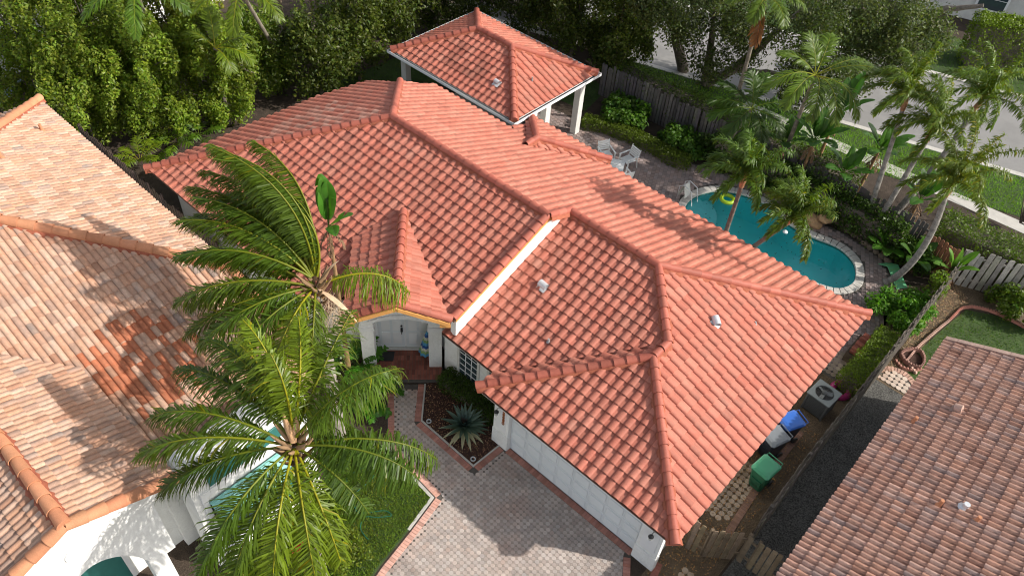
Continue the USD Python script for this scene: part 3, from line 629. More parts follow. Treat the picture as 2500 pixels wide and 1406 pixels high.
for pl, polys in LP:
    for q in polys: deck(dk, pl, q)
    tiles += lay_tiles(pl, polys, TD, DW, TE, tone_blend, r)
lroof = lh.part('roof', dk, L['deck'])
put_tiles(lh, lroof, tiles, L['tile_blend'], hide=[PALMZONE])
zt = Z1 + PL * (xm - XL)
for a, b in (((XC, Y1, Z1), (xm, ym, zt)), ((XL, Y1, Z1), (xm, ym, zt)), ((XE, YR, Z3 + PL * (Y3 - YR)), (-10.4, YR, Z3 + PL * (Y3 - YR)))):
    caps(lh, lroof, np.array(a) + [0, 0, .03], np.array(b) + [0, 0, .03], L['cap_orange'], r, rad=.15, expo=.42, mortar=L['mortar_red'])
za = Z3 + PL * (Y3 - YR)
for a, b in (((XE - .05, Y3 - .02, Z3), (XE - .05, YR, za)), ((XE - .05, 2 * YR - Y3, Z3), (XE - .05, YR, za)), ((X2, Y1 - .06, l2.z0), (XC, Y1 - .06, Z1))):
    caps(lh, lroof, np.array(a) + [0, 0, .0], np.array(b), L['cap_orange'], r, rad=.155, expo=.42, lift=.02)
for u, v in ((102, 318), (3, 385)):
    p = on_plane(l1, u, v); stub(lh, p, l1, L['cap_orange'], lroof, h=.22, r=.05)
wl = lh.part('wall', MB().prism([(XL + .6, -15.6), (-8.9, -15.6), (-8.9, Y1 - .6), (XL + .6, Y1 - .6)], 0, 4.95), L['white'])
lh.part('wall', MB().prism([(-8.898, -14.2), (-4.95, -14.2), (-4.95, Y1 - .6), (-8.898, Y1 - .6)], 0, 3.46), L['white'])
lh.part('soffit', MB().prism([(XL + .08, ym), (XC - .3, ym), (XC - .3, Y1 - .06), (XL + .08, Y1 - .06)], 4.96, 5.03, bottom=True), L['offwhite'])
lh.part('eave_board', MB().prism([(-8.5, -14.0), (X2 - .05, -14.0), (X2 - .05, Y1 - .05), (-8.5, Y1 - .05)], 3.465, 3.52, bottom=True), L['offwhite'])
bay = lh.part('window_bay', MB().box((-4.5, -13.93, 0), (-3.65, -10.56, 4.45)), L['white'])
lh.part('cornice', MB().box((-4.56, -13.9, 4.452), (-3.58, -10.49, 4.62), bev=.03), L['white_paint'], parent=bay)
# portal gable with arch, seen from the front right
GF = np.array([[0, 0, 1.0], [1, 0, 0], [0, 1, 0]])      # (y, z, out) -> world
g = Polygon([(-18.3, 0), (-17.45, 0)] + [(-17.45 + 2.07 * q, 2.75 + 1.25 * math.sin(PI * q) ** .7) for q in np.linspace(0, 1, 16)] + [(-15.38, 0), (-14.95, 0), (-14.95, 2.5), (-14.72, 2.5), (-14.72, 4.70), (YR, 5.36), (-18.0, 4.70), (-18.0, 2.5), (-18.3, 2.5)])
V, N, F, T = MB().prism(g, 0, .55, bottom=True).get()
portal = lh.part('portal_wall', MB().raw(V @ GF.T + [-4.2, 0, 0], N @ GF.T, F), L['white'])
gg = Polygon([(-18.2, 4.705), (YR, 5.40), (-14.5, 4.705), (-14.5, 5.02), (YR, 5.86), (-18.2, 5.02)]); V, N, F, T = MB().prism(gg, 0, .60, bottom=True).get()
lh.part('gable_band', MB().raw(V @ GF.T + [-4.2, 0, 0], N @ GF.T, F), L['white'], parent=portal)
th = np.linspace(0, 2 * PI, 32)[:-1]; V, N, F, T = MB().prism(np.c_[YR + .05 + .40 * np.cos(th), 5.02 - 0.25 + .30 * np.sin(th)], 0, .03).get()
lh.part('oval_plaque', MB().raw(V @ GF.T + [-3.648, 0, 0], N @ GF.T, F), L['white_paint'], parent=portal)
lh.part('entry_wall', MB().box((-5.4, -18.2, 0), (-5.2, -14.0, 4.6)), L['white'])
ed = lh.part('entry_door', MB().box((-5.2, -16.9, 0.1), (-5.16, -15.7, 2.5)), L['teal_dark'])
lh.part('door_frame', MB().box((-5.2, -15.7, 0.1), (-5.12, -15.58, 2.6)).box((-5.2, -17.02, 0.1), (-5.12, -16.9, 2.6)).box((-5.2, -17.02, 2.602), (-5.12, -15.58, 2.75)), L['white_paint'], parent=ed)
# bay window: dark upper shutter, open light louvre with slats, glass
lh.part('shutter', MB().box((-3.648, -13.45, 3.86), (-3.60, -11.3, 4.34), bev=.01), L['teal_dark'])
lh.part('window_trim', MB().box((-3.648, -13.75, 1.0), (-3.58, -13.62, 3.8)).box((-3.648, -11.32, 1.0), (-3.58, -11.2, 3.8)).box((-3.648, -13.62, 3.6), (-3.58, -11.32, 3.8)).box((-3.648, -13.9, .86), (-3.52, -11.1, .998)), L['white_paint'])
lv = lh.part('louvre', MB().box((-3.57, -13.62, 3.30), (-3.53, -11.32, 3.36)), L['teal_shutter'])
for k in range(7):
    z = 3.26 - .09 * k; x = -3.55 + .055 * (k + 1)
    lh.part('slat', MB().box((-.05, -13.6, -.012), (.05, -11.34, .012), R=np.array([[.8, 0, .6], [0, 1, 0], [-.6, 0, .8]]), o=(x, 0, z)), L['teal_shutter'], parent=lv)
lh.part('pane', MB().box((-3.645, -13.6, 1.02), (-3.63, -12.48, 3.25)), L['glass_dark']); lh.part('pane', MB().box((-3.645, -12.44, 1.02), (-3.63, -11.34, 3.25)), L['glass_dark'])
lh.part('shutter', MB().box((-3.645, -11.9, 1.05), (-3.60, -11.34, 2.2), bev=.01), L['teal_dark'])

# ------------------------------------------------ the neighbour on the right: brown blended roof
rh = Thing('brown_tiled_house', 'low house with a plain slope of brown and pink blended tiles, bottom right corner', 'house', (10, 0, 0))
XR, YT, RX = 7.6, 6.05, 13.6
rp = Plane((XR, 0), (0, 1), 2.65, P, (12, 0)); rq = Plane((2 * RX - XR, 0), (0, 1), 2.65, P, (12, 0)); PALR = PAL * np.array([1.0, .95, .93])
def tone_brown(c, r):
    v = PALR[r.choice(8, p=[.14, .22, .24, .06, .12, .12, .05, .05])] * (1 + 0.07 * r.normal()); return v
dk = MB(); deck(dk, rp, [(XR, YT), (XR, -9), (RX, -9), (RX, YT)]); deck(dk, rq, [(2 * RX - XR, YT), (2 * RX - XR, -9), (RX, -9), (RX, YT)])
rroof = rh.part('roof', dk, L['deck'])
TR = tile_template(DW, TE, 0.060, 0.026, flat=0.26, lift=0.046, seg=5)
tiles = lay_tiles(rp, [[(XR, YT), (XR, -9), (RX, -9), (RX, YT)]], TR, DW, TE, tone_brown, r)
put_tiles(rh, rroof, tiles, L['tile_brown'])
caps(rh, rroof, (RX, -9, rp.z(RX, 0) + .03), (RX, YT, rp.z(RX, 0) + .03), L['tile_brown'], r, rad=.14, expo=.4)
zr = lambda x: rp.z(x, 0)
for k in range(17):                                   # square-cut rake tiles along the gable edge
    x0 = XR - .02 + k * .35; mb = MB()
    v = np.array([[x, y, zr(x) + dz] for x in (x0, x0 + .36) for y in (YT - .02, YT + .13) for dz in (-.14, .11)]) + [0, 0, .004 * (k % 2)]
    mb.add(v, [[0, 1, 3, 2], [4, 6, 7, 5], [0, 4, 5, 1], [2, 3, 7, 6], [0, 2, 6, 4], [1, 5, 7, 3]], np.array([1.0, 1.05, 1.05]) * (1 + .08 * r.normal()))
    rh.part('rake_tile', mb, L['tile_brown'], parent=rroof)
p = on_plane(rp, 2338, 1000); vent(rh, p, rp, L['tile_brown'], rroof, R=.13, Ln=.2)
for u, v, h in ((2232, 1028, .2), (2293, 1232, .22), (2383, 1272, .22)): stub(rh, on_plane(rp, u, v), rp, L['cap_orange'], rroof, h=h, r=.05)
stub(rh, on_plane(rp, 2355, 1238), rp, L['galv'], rroof, h=.16, r=.08)
rh.part('wall', MB().box((8.25, -8.6, 0), (2 * RX - XR - .6, YT - .45, 2.5)), L['white'])
rh.part('soffit', MB().box((XR + .04, -8.9, 2.50), (2 * RX - XR - .05, YT - .05, 2.56)), L['offwhite'])

# ------------------------------------------------ ground, paving
POOL = [(-3.92, 8.73), (-3.91, 9.67), (-3.38, 10.75), (-2.2, 11.5), (-0.9, 11.6), (0.2, 11.2), (1.14, 11.15), (2.42, 11.38), (3.47, 10.9), (4.02, 9.9), (4.0, 9.1), (3.55, 8.45), (2.5, 8.05), (1.0, 7.55), (-1.0, 7.35), (-2.8, 7.6), (-3.6, 8.1)]
def smooth_ring(pts, n=4, closed=True):
    p = np.array(pts, float); out = []; m = len(p)
    for i in range(m):
        a, b, c, d = p[(i - 1) % m], p[i], p[(i + 1) % m], p[(i + 2) % m]
        for k in range(n):
            t = k / n; out.append(0.5 * ((2 * b) + (-a + c) * t + (2 * a - 5 * b + 4 * c - d) * t * t + (-a + 3 * b - 3 * c + d) * t ** 3))
    return np.array(out)
pool_out = Polygon(smooth_ring(POOL)); pool_in = pool_out.buffer(-0.30)
big = Polygon([(-120, -80), (110, -80), (110, 150), (-120, 150)])
def sheet(name, poly, z, material): return solo(name, MB().prism(poly, z, z), material, kind='structure')
sheet('ground', big.difference(pool_out.buffer(-.02)), 0.0, L['soil'])
DRIVE = Polygon([(-5.30, -6.58), (-4.39, -5.70), (-3.40, -6.80), (-1.05, -6.82), (-0.97, -5.60), (-0.70, -5.50), (4.18, -5.50), (4.22, -5.75), (4.60, -6.30), (5.35, -8.3), (6.2, -14), (0.55, -14), (-0.25, -12.3), (-0.62, -10.9), (-0.85, -9.6), (-1.12, -8.37), (-3.47, -8.19)])
FRONT = Polygon([(-3.47, -8.25), (-1.16, -8.43), (-0.9, -9.6), (-0.67, -10.9), (-0.3, -12.3), (0.5, -14.5), (-3.6, -14.5), (-3.66, -10.4), (-5.8, -9.3), (-5.9, -8.6)])
sheet('front_lawn', FRONT, 0.012, L['lawn'])
BED = Polygon([(-4.36, -5.68), (-4.30, -4.76), (-1.26, -4.76), (-1.26, -5.55), (-1.02, -5.64), (-1.08, -6.78), (-3.38, -6.76)])
sheet('mulch_bed', BED, 0.016, L['mulch'])
sheet('side_yard', Polygon([(4.76, -6.2), (6.35, -5.2), (6.4, 5.5), (6.6, 12.4), (4.9, 10.5), (5.7, 7), (4.76, 4.8)]), 0.008, L['sidegravel'])
sheet('gravel_strip', Polygon([(6.42, -7.5), (8.24, -7.5), (8.24, 5.6), (6.42, 5.6)]), 0.012, L['gravel_dark'])
sheet('neighbour_soil', Polygon([(6.5, 5.61), (7.9, 5.61), (7.2, 7), (7.1, 8.6), (7.3, 10.1), (7.5, 11.5), (8.6, 12.1), (12, 11.8), (12, 13.6), (6.6, 12.6)]), 0.010, L['sidegravel'])
LAWN2 = Polygon([(6.95, 7.16), (7.15, 8.6), (7.34, 10.1), (7.55, 11.4), (8.6, 12.0), (10.5, 12.0), (16, 11), (16, 5.7), (7.9, 5.62)])
sheet('side_lawn', LAWN2, 0.014, L['lawn'])
SD = unit([.959, .284]); SN = np.array([-SD[1], SD[0]]); N0 = np.array([-1.69, 19.78])
def strip(o0, o1, s0=-60, s1=60): return Polygon([N0 + SD * s0 + SN * o0, N0 + SD * s1 + SN * o0, N0 + SD * s1 + SN * o1, N0 + SD * s0 + SN * o1])
sheet('street', strip(0.1, 7.4), 0.006, L['street'])
solo('kerb', MB().prism(strip(-.18, .12), 0, .055), L['concrete'], kind='structure'); solo('kerb', MB().prism(strip(7.4, 7.7), 0, .06), L['concrete'], kind='structure')
VERGE = strip(-3.4, -.19, -12, 40).intersection(Polygon([(-16, 15), (40, 15.6), (40, 40), (-16, 30)]))
sheet('grass_verge', VERGE, 0.010, L['lawn'])
side = solo('sidewalk', MB().prism(Polygon([(-6, 17.1), (14, 18.15), (14, 18.95), (-6, 17.85)]), 0.0, 0.014), L['concrete'], kind='structure').GetPath().pathString
FARLAWN = strip(7.7, 12.5, -30, 40); sheet('far_lawn', FARLAWN, 0.010, L['lawn'])
backlawn = Polygon([(-21, 2), (-17.5, 2), (-17.5, 10.2), (-11, 11), (-11.5, 13.5), (-20.5, 13)]); sheet('back_lawn', backlawn, .011, L['lawn'])

def paver_mesh(poly, z0, z1, tone, bev=0.006):
    """one paver with a worn, chamfered upper edge"""
    c = np.array(poly); m = len(c); mid = c.mean(0); inner = mid + (c - mid) * (1 - bev / np.linalg.norm(c - mid, axis=1, keepdims=True))
    V = np.vstack([np.c_[inner, np.full(m, z1)], np.c_[c, np.full(m, z1 - bev)], np.c_[c, np.full(m, z0)]])
    F = [[0, k, k + 1] for k in range(1, m - 1)]
    for o in (0, m):
        for i in range(m): j = (i + 1) % m; F += [[o + m + i, o + m + j, o + j], [o + m + i, o + j, o + i]]
    return MB().add(V, np.array(F), tone)

def put_pieces(parent, name, stuff, polys, z, material, tonefn, limit=300, z0=0.0):
    """the pieces that show largest as meshes of their own, the others as one"""
    c = np.array([np.mean(p, 0) for p in polys]); px = project(np.c_[c, np.full(len(c), z)])
    ok = (px[:, 0] > 3) & (px[:, 0] < 2497) & (px[:, 1] > 3) & (px[:, 1] < 1403)
    for h in HIDE: g_ = Polygon(h); ok &= ~np.array([g_.contains(Point(a, b)) for a, b in px[:, :2]])
    order = np.argsort(np.where(ok, px[:, 2], 1e9), kind='stable'); n = min(limit, int(ok.sum())); rest = MB()
    for k, i in enumerate(order):
        j = r.normal(0, 1, 2); mb = paver_mesh(polys[i], z0, z + .0012 * j[0], tonefn(c[i], j))
        if k < n: emit(fresh(parent, name), mb, material)
        else:
            V, N, F, T = mb.get(); rest.raw(V, N, F, T)
    if rest.k: custom(emit(fresh(parent, stuff), rest, material), kind='stuff')
HIDE = [PALMZONE, [(1170, 940), (1650, 1340), (2128, 768), (1490, 385), (1060, 200), (560, 310), (340, 410), (1115, 780)]]
drive = solo('driveway', MB().prism(DRIVE, 0, 0.010), L['joint'], kind='structure').GetPath().pathString
oct_ = lambda cx, cy, R: np.array([[cx + R * math.cos(a), cy + R * math.sin(a)] for a in (PI / 8 + np.arange(8) * PI / 4)])
inner = DRIVE.buffer(-0.245); OP = 0.137; polys, sq = [], []
import shapely.prepared
pin = shapely.prepared.prep(DRIVE.buffer(-.285)); rim = DRIVE.buffer(-.213); edge = shapely.prepared.prep(DRIVE.buffer(-.15)); inner = DRIVE.buffer(-.15)
x0, y0, x1, y1 = inner.bounds
for i in range(int((x1 - x0) / OP) + 1):
    for j in range(int((max(y1, y0) - max(y0, -12.6)) / OP) + 1):
        cx, cy = x0 + (i + .5) * OP, max(y0, -12.6) + (j + .5) * OP
        if edge.contains(Point(cx, cy)) and not pin.contains(Point(cx, cy)):
            g_ = Polygon(oct_(cx, cy, OP * .527)).intersection(rim)
            if g_.geom_type == 'Polygon' and g_.area > .2 * OP * OP: polys.append(np.array(g_.exterior.coords)[:-1] if g_.exterior.is_ccw else np.array(g_.exterior.coords)[:-1][::-1])
        if pin.contains(Point(cx, cy)):
            polys.append(oct_(cx, cy, OP * .527)); q = OP * .262
            sq.append(np.array([[cx + OP / 2, cy + OP / 2 - q], [cx + OP / 2 + q, cy + OP / 2], [cx + OP / 2, cy + OP / 2 + q], [cx + OP / 2 - q, cy + OP / 2]]))
def tone_oct(c, j):
    b = 1.02 + .09 * j[0]; return np.array([b, b * (1 + .02 * j[1]), b * (1 + .035 * j[1])])
put_pieces(drive, 'paver', 'paving', polys, 0.022, L['paver'], tone_oct, z0=.004)
sqm = MB()
for s_ in sq:
    V, N, F, T = paver_mesh(s_, .004, .019, (.80, .80, .80), .004).get(); sqm.raw(V, N, F, T)
custom(emit(fresh(drive, 'small_square_paving'), sqm, L['paver']), kind='stuff')
def course(line, side, wid=.205, ln=.10, gap=.006):
    """a soldier course of bricks along a line, laid to one side"""
    out = []; line = np.array(line, float)
    for a, b in zip(line[:-1], line[1:]):
        d = unit(b - a); n2 = np.array([-d[1], d[0]]) * side; Ln = np.linalg.norm(b - a); k = max(1, round(Ln / ln)); s_ = Ln / k
        for i in range(k):
            p = a + d * s_ * i; out.append(np.array([p + d * gap / 2, p + d * (s_ - gap / 2), p + d * (s_ - gap / 2) + n2 * wid, p + d * gap / 2 + n2 * wid])[::1 if side > 0 else -1])
    return out
bricks = course([(-3.45, -8.17), (-1.10, -8.35), (-0.83, -9.6), (-0.60, -10.9), (-0.23, -12.3)], 1) + course([(-4.41, -5.72), (-3.41, -6.82), (-1.05, -6.84)], -1) + course([(-1.04, -6.8), (-0.99, -5.72)], -1) + \
    course([(-0.70, -5.54), (4.16, -5.54)], -1) + course([(4.24, -5.78), (4.62, -6.32), (5.37, -8.3)], -1) + course([(-5.26, -6.60), (-3.47, -8.14)], 1)
tone_brick = lambda c, j: (1 + .10 * j[0]) * np.array([1, 1 + .03 * j[1], 1 + .05 * j[1]]) * (1.45 if c[1] < -8.0 else 1.0) * (np.array([1, 1.22, 1.25]) if c[1] < -8.0 else 1)
put_pieces(drive, 'brick', 'brick_edging', bricks, 0.026, L['brick'], tone_brick, z0=.004)
solo('lawn_edging', MB().prism(Polygon([(-3.50, -8.20), (-1.14, -8.38), (-0.88, -9.6), (-.96, -9.62), (-1.22, -8.47), (-3.52, -8.29)]), 0, .02), L['concrete'], kind='structure')
solo('bed_edging', MB().prism(LineString([(-4.40, -5.70), (-3.41, -6.78), (-1.06, -6.80), (-1.0, -5.66)]).buffer(.025, cap_style='flat', join_style='mitre'), 0, .05), L['concrete'], kind='structure')
# porch floor and step
PFL = [tuple((PO + PA * a + PU * o)[:2]) for a, o in ((-.02, -.92), (-.02, .56), (2.64, .56), (2.64, -.92))]
pf = solo('porch_floor', MB().prism(PFL, 0, .142), L['joint'], kind='structure').GetPath().pathString
bb = []
for i in range(26):
    for j in range(7):
        a0, o0 = 0.0 + i * .1, -.90 + j * .205
        q = [(PO + PA * a + PU * o)[:2] for a, o in ((a0 + .004, o0), (a0 + .004, o0 + .2), (a0 + .096, o0 + .2), (a0 + .096, o0))]; q = np.array(q)
        if np.cross(q[1] - q[0], q[2] - q[1]) < 0: q = q[::-1]
        bb.append(q)
put_pieces(pf, 'brick', 'bricks', bb, .155, L['tilefloor'], lambda c, j: (1 + .15 * j[0]) * np.array([1, 1 + .05 * j[1], 1 + .05 * j[1]]), z0=.10)
# pool terrace
PATIO = Polygon([(-13.2, 4.78), (5.4, 4.78), (5.9, 6.5), (5.6, 8.6), (4.95, 10.7), (3.9, 11.75), (2.3, 12.05), (0.6, 11.9), (-0.6, 12.25), (-2.6, 12.3), (-4.6, 11.5), (-6.8, 11.0), (-8.3, 11.0), (-10.4, 10.2), (-13.2, 9.9)]).difference(pool_out)
patio = solo('pool_terrace', MB().prism(PATIO, 0, .008), L['joint'], kind='structure').GetPath().pathString
PWd, PHt = .165, .225; polys = []; pin = shapely.prepared.prep(PATIO.buffer(-.09)); x0, y0, x1, y1 = PATIO.bounds; ca, sa = math.cos(.45), math.sin(.45)
zig = np.array([(-.5, -.5), (-.28, -.43), (0, -.5), (.28, -.43), (.5, -.5), (.44, -.25), (.5, 0), (.44, .25), (.5, .5), (.28, .57), (0, .5), (-.28, .57), (-.5, .5), (-.56, .25), (-.5, 0), (-.56, -.25)])
for i in range(-90, 90):
    for j in range(-70, 70):
        u, v = i * PWd, (j + .5 * (i % 2)) * PHt; c = np.array([-3.5 + u * ca - v * sa, 8 + u * sa + v * ca])
        if x0 < c[0] < x1 and y0 < c[1] < y1 and pin.contains(Point(*c)):
            q = zig * [PWd * .95, PHt * .95]; polys.append(c + np.stack([q[:, 0] * ca - q[:, 1] * sa, q[:, 0] * sa + q[:, 1] * ca], 1))
put_pieces(patio, 'paver', 'paving', polys, .020, L['patio'], lambda c, j: (1 + .13 * j[0]) * np.array([1, 1 + .03 * j[1], 1 + .05 * j[1]]), z0=.004)
# pool
pool = Thing('swimming_pool', 'kidney shaped swimming pool with teal water and pale coping', 'pool', (0, 9.5, 0))
ring = np.array(pool_in.exterior.coords)[:-1]; m = len(ring); depth = lambda c: -1.35
mb = MB().add(np.vstack([np.c_[ring, np.full(m, -1.3)], np.c_[ring, np.full(m, .02)]]), [[m + i, m + (i + 1) % m, (i + 1) % m, i] for i in range(m)] if pool_in.exterior.is_ccw else [[i, (i + 1) % m, m + (i + 1) % m, m + i] for i in range(m)])
mb.prism(pool_in, -1.3, -1.3); pool.part('basin', mb, L['teal_pool'])
pool.part('water', MB().prism(pool_in.buffer(-.002), -.10, -.10), L['water'])
band = pool_in.difference(pool_in.buffer(-.02)); pool.part('waterline_tiles', MB().prism(band, -.13, -.01), L['teal_dark'])
for k, rr in enumerate((1.0, 1.45)):
    st_ = Polygon([(-3.62 + rr * math.cos(a), 8.7 + rr * 1.05 * math.sin(a)) for a in np.linspace(0, 2 * PI, 40)]).intersection(pool_in.buffer(-.021))
    pool.part('step', MB().prism(st_, -1.28, -.24 - .24 * k), L['pool_step'])
ext = np.array(pool_out.exterior.coords)[:-1]; L_ = LineString(np.vstack([ext, ext[:1]])); n = int(L_.length / .3); Li = LineString(np.vstack([ring, ring[:1]]))
for k in range(n):
    q = []
    for f in (k / n + .0006, (k + 1) / n - .0006):
        a = np.array(L_.interpolate(f, True).coords[0]); t_ = np.array(L_.interpolate((f + .002) % 1, True).coords[0]) - a
        nv = unit([-t_[1], t_[0]]) * (1 if pool_out.exterior.is_ccw else -1); q.append((a, a + nv * .33))
    poly = np.array([q[0][0], q[1][0], q[1][1], q[0][1]])
    if np.cross(poly[1] - poly[0], poly[2] - poly[1]) < 0: poly = poly[::-1]
    V, N, F, T = paver_mesh(poly, -.04, .045, (1.15 + .08 * r.normal(),) * 3, .012).get()
    pool.part('coping_stone', MB().raw(V, N, F, T), L['concrete'])
# ------------------------------------------------ plants
WIND = unit([-0.80, -0.60, 0.0])           # the breeze blows towards the left of the photo

def curve(p0, d0, length, n, droop, wind=0.0, wv=WIND, stiff=0.0):
    """a drooping stem: points and directions"""
    p, d = np.array(p0, float), unit(d0); P, D = [p], [d]; h = length / n
    for k in range(n):
        t = (k + 1) / n
        d = unit(d + np.array([0, 0, -1.0]) * droop * (0.35 + t) / n + wv * wind * (0.3 + t) / n)
        p = p + d * h; P.append(p); D.append(d)
    return np.array(P), np.array(D)

def leaflets(P, D, t0, t1, cnt, length, width, r, fwd=0.75, up=0.25, droop=0.7, wind=0.0, tone=(1, 1, 1), var=0.12, shape=None, plume=0.0, tipyellow=0.0):
    """two rows of ribbon leaflets along the stem (P, D)"""
    m = len(P) - 1; t = np.repeat(np.linspace(t0, t1, cnt), 2); sgn = np.tile([1.0, -1.0], cnt)
    t = np.clip(t + r.normal(0, .35 / cnt, len(t)) * (t1 - t0), t0, t1)
    i = np.minimum((t * m).astype(int), m - 1); f = (t * m - i)[:, None]
    p = P[i] * (1 - f) + P[i + 1] * f; d = D[i] * (1 - f) + D[i + 1] * f
    sd = np.cross(d, [0, 0, 1.0]); sd /= np.linalg.norm(sd, axis=1, keepdims=True) + 1e-9; u = np.cross(sd, d)
    q = (t - t0) / (t1 - t0); ln = length * (shape(q) if shape else np.clip(0.35 + 2.2 * q * (1 - q) * 1.2, .3, 1.0)) * (1 + .1 * r.normal(size=len(t)))
    upv = up + plume * r.normal(size=len(t))
    e = sd * sgn[:, None] + d * (fwd * (0.7 + 0.8 * q))[:, None] + u * upv[:, None] + WIND * wind + .14 * r.normal(size=(len(t), 3))
    e /= np.linalg.norm(e, axis=1, keepdims=True)
    wv = np.cross(e, u + .25 * r.normal(size=u.shape)); wv /= np.linalg.norm(wv, axis=1, keepdims=True) + 1e-9
    g = np.array([0, 0, -1.0]); dr = (droop * (1 + .3 * r.normal(size=len(t))))[:, None]
    p1 = p + e * (ln * .36)[:, None] + g * dr * (ln * .085)[:, None]
    e2 = e + g * dr + WIND * wind * .6; e2 /= np.linalg.norm(e2, axis=1, keepdims=True); p2 = p1 + e2 * (ln * .34)[:, None]
    e3 = e2 + g * dr; e3 /= np.linalg.norm(e3, axis=1, keepdims=True); p3 = p2 + e3 * (ln * .28)[:, None]
    w = wv * (width * (1 + .15 * r.normal(size=len(t))))[:, None] * .5
    V = np.stack([p - w * .7, p + w * .7, p1 - w, p1 + w, p2 - w * .75, p2 + w * .75, p3], 1)
    F = np.array([[0, 1, 3], [0, 3, 2], [2, 3, 5], [2, 5, 4], [4, 5, 6]]); k = len(t)
    tn = np.clip(1 + var * r.normal(size=(k, 1)), .5, 1.6) * np.asarray(tone)[None] * np.array([1, 1, 1.0])
    yl = (r.random(k) < tipyellow)[:, None]; tn = np.where(yl, tn * np.array([2.2, 1.35, .8]), tn)
    return V.reshape(-1, 3), (F[None] + 7 * np.arange(k)[:, None, None]).reshape(-1, 3), np.repeat(tn, 7, 0)

def frond(t, r, p0, d0, length, cnt=62, leaf=.62, width=.035, droop=1.0, wind=.5, tone=(1, 1, 1), stem=.028, t0=.2, name='frond', mat_='frond', up=.3, ldroop=.75, plume=0.0, fwd=.75, lw=.35, stemtone=(2.4, 1.6, 1.2), shape=None, ty=0.0, label=None):
    P, D = curve(p0, d0, length, 14, droop, wind); mb = MB()
    v, f, tn = leaflets(P, D, t0, .995, cnt, leaf, width, r, fwd=fwd, up=up, droop=ldroop, wind=lw, tone=tone, plume=plume, shape=shape, tipyellow=ty); mb.add(v, f, tn)
    mb.tube(P, np.linspace(stem, stem * .22, 15), 5, tone=np.outer(np.ones(15), np.asarray(stemtone) * np.asarray(tone)))
    t.part(name, mb, L[mat_], label=label)

def trunk_mesh(a, b, r0, r1, bend=(0, 0, 0), n=14, ringed=.04, r=None, tone=(1, 1, 1), sides=12, tones=None):
    a, b = np.array(a, float), np.array(b, float); k = np.linspace(0, 1, n * 3)[:, None]
    P = a + (b - a) * k + np.asarray(bend) * (4 * k * (1 - k))
    rr = (r0 + (r1 - r0) * k[:, 0]) * (1 + ringed * np.where(np.arange(len(k)) % 3 == 0, 1, -.5)); rr[0] *= 1.35; rr[1] *= 1.15
    tn = np.outer(1 - .22 * (np.arange(len(k)) % 3 == 0), tone) if tones is None else tones(k[:, 0])[:, :] * (1 - .22 * (np.arange(len(k)) % 3 == 0))[:, None]
    return MB().tube(P, rr, sides, tone=tn)

def leafcloud(centers, r, n, spread, size, tone=(1, 1, 1), var=.25, upbias=.5, aspect=.55, mb=None, ctone=None):
    """leaf-sized faces gathered round twig ends"""
    mb = mb or MB(); c = np.asarray(centers, float); i = r.integers(0, len(c), n)
    sp = np.broadcast_to(np.asarray(spread, float), (3,))
    off = r.normal(size=(n, 3)); off /= np.linalg.norm(off, axis=1, keepdims=True); off *= (r.random((n, 1)) ** .45)
    p = c[i] + off * sp
    nrm = off * .8 + np.array([0, 0, upbias]) + .55 * r.normal(size=(n, 3)); nrm /= np.linalg.norm(nrm, axis=1, keepdims=True)
    a = np.cross(nrm, r.normal(size=(n, 3))); a /= np.linalg.norm(a, axis=1, keepdims=True) + 1e-9; b = np.cross(nrm, a)
    s = (size * (.7 + .6 * r.random((n, 1))))
    V = np.stack([p - a * s * .5, p + b * s * aspect * .5 + nrm * s * .08, p + a * s * .5, p - b * s * aspect * .5 + nrm * s * .08], 1).reshape(-1, 3)
    F = (np.array([[0, 3, 2], [0, 2, 1]])[None] + 4 * np.arange(n)[:, None, None]).reshape(-1, 3)
    tn = np.clip(1 + var * r.normal(size=(n, 1)), .4, 1.9) * np.asarray(tone) * np.stack([1 + .12 * r.normal(size=n), np.ones(n), 1 + .1 * r.normal(size=n)], 1)
    if ctone is not None: tn = tn * np.asarray(ctone)[i]
    return mb.add(V, F, np.clip(np.repeat(tn, 4, 0), .1, 3))

def tree(name, label, cat, base, height, crown, r, nleaf=9000, size=.14, tone=(1, 1, 1), clumps=60, cr=.55, trunk=(.14, .06), lean=(0, 0, 0), group=None, limbs=6, upright=0.0, zlo=.25, var=.25, upbias=.5):
    """a tapered trunk with limbs, and foliage gathered in clumps through an uneven crown"""
    base = np.array([*base, 0.0][:3], float); t = Thing(name, label, cat, base, group=group); top = base + np.array([0, 0, height]) + np.asarray(lean)
    k = np.linspace(0, 1, 8)[:, None]; P = base + (top - base) * k * .8 + r.normal(0, .06, (8, 3)) * k; P[0] = base
    mb = MB().tube(P, np.linspace(trunk[0], trunk[1], 8), 8); rx, ry, rz = crown; cz = base + (top - base) * ((1 + zlo) / 2)
    C = []
    while len(C) < clumps:
        q = r.normal(size=3); q = unit(q) * r.random() ** .38; n_ = .75 + .5 * meshkit.noise(q * 2.2 + base * .37)
        C.append(cz + q * [rx, ry, rz] * n_)
    C = np.array(C); C[:, 2] = np.maximum(C[:, 2], base[2] + .25)
    for j in range(limbs):
        c = C[j]; s_ = P[2 + j % 5]; mid = (s_ + c) / 2 + [0, 0, -.1 * height * .2]
        mb.tube([s_, mid, c], [trunk[1] * 1.1, trunk[1] * .7, trunk[1] * .25], 6)
    t.part('trunk', mb, L['bark'])
    ct = np.clip(1 + .22 * r.normal(size=(clumps, 1)), .5, 1.6) * np.ones(3)
    sp = np.array([cr, cr, cr * (1 + upright)])
    t.part('crown', leafcloud(C, r, nleaf, sp, size, tone, ctone=ct, var=var, upbias=upbias), L['leaf'])
    return t

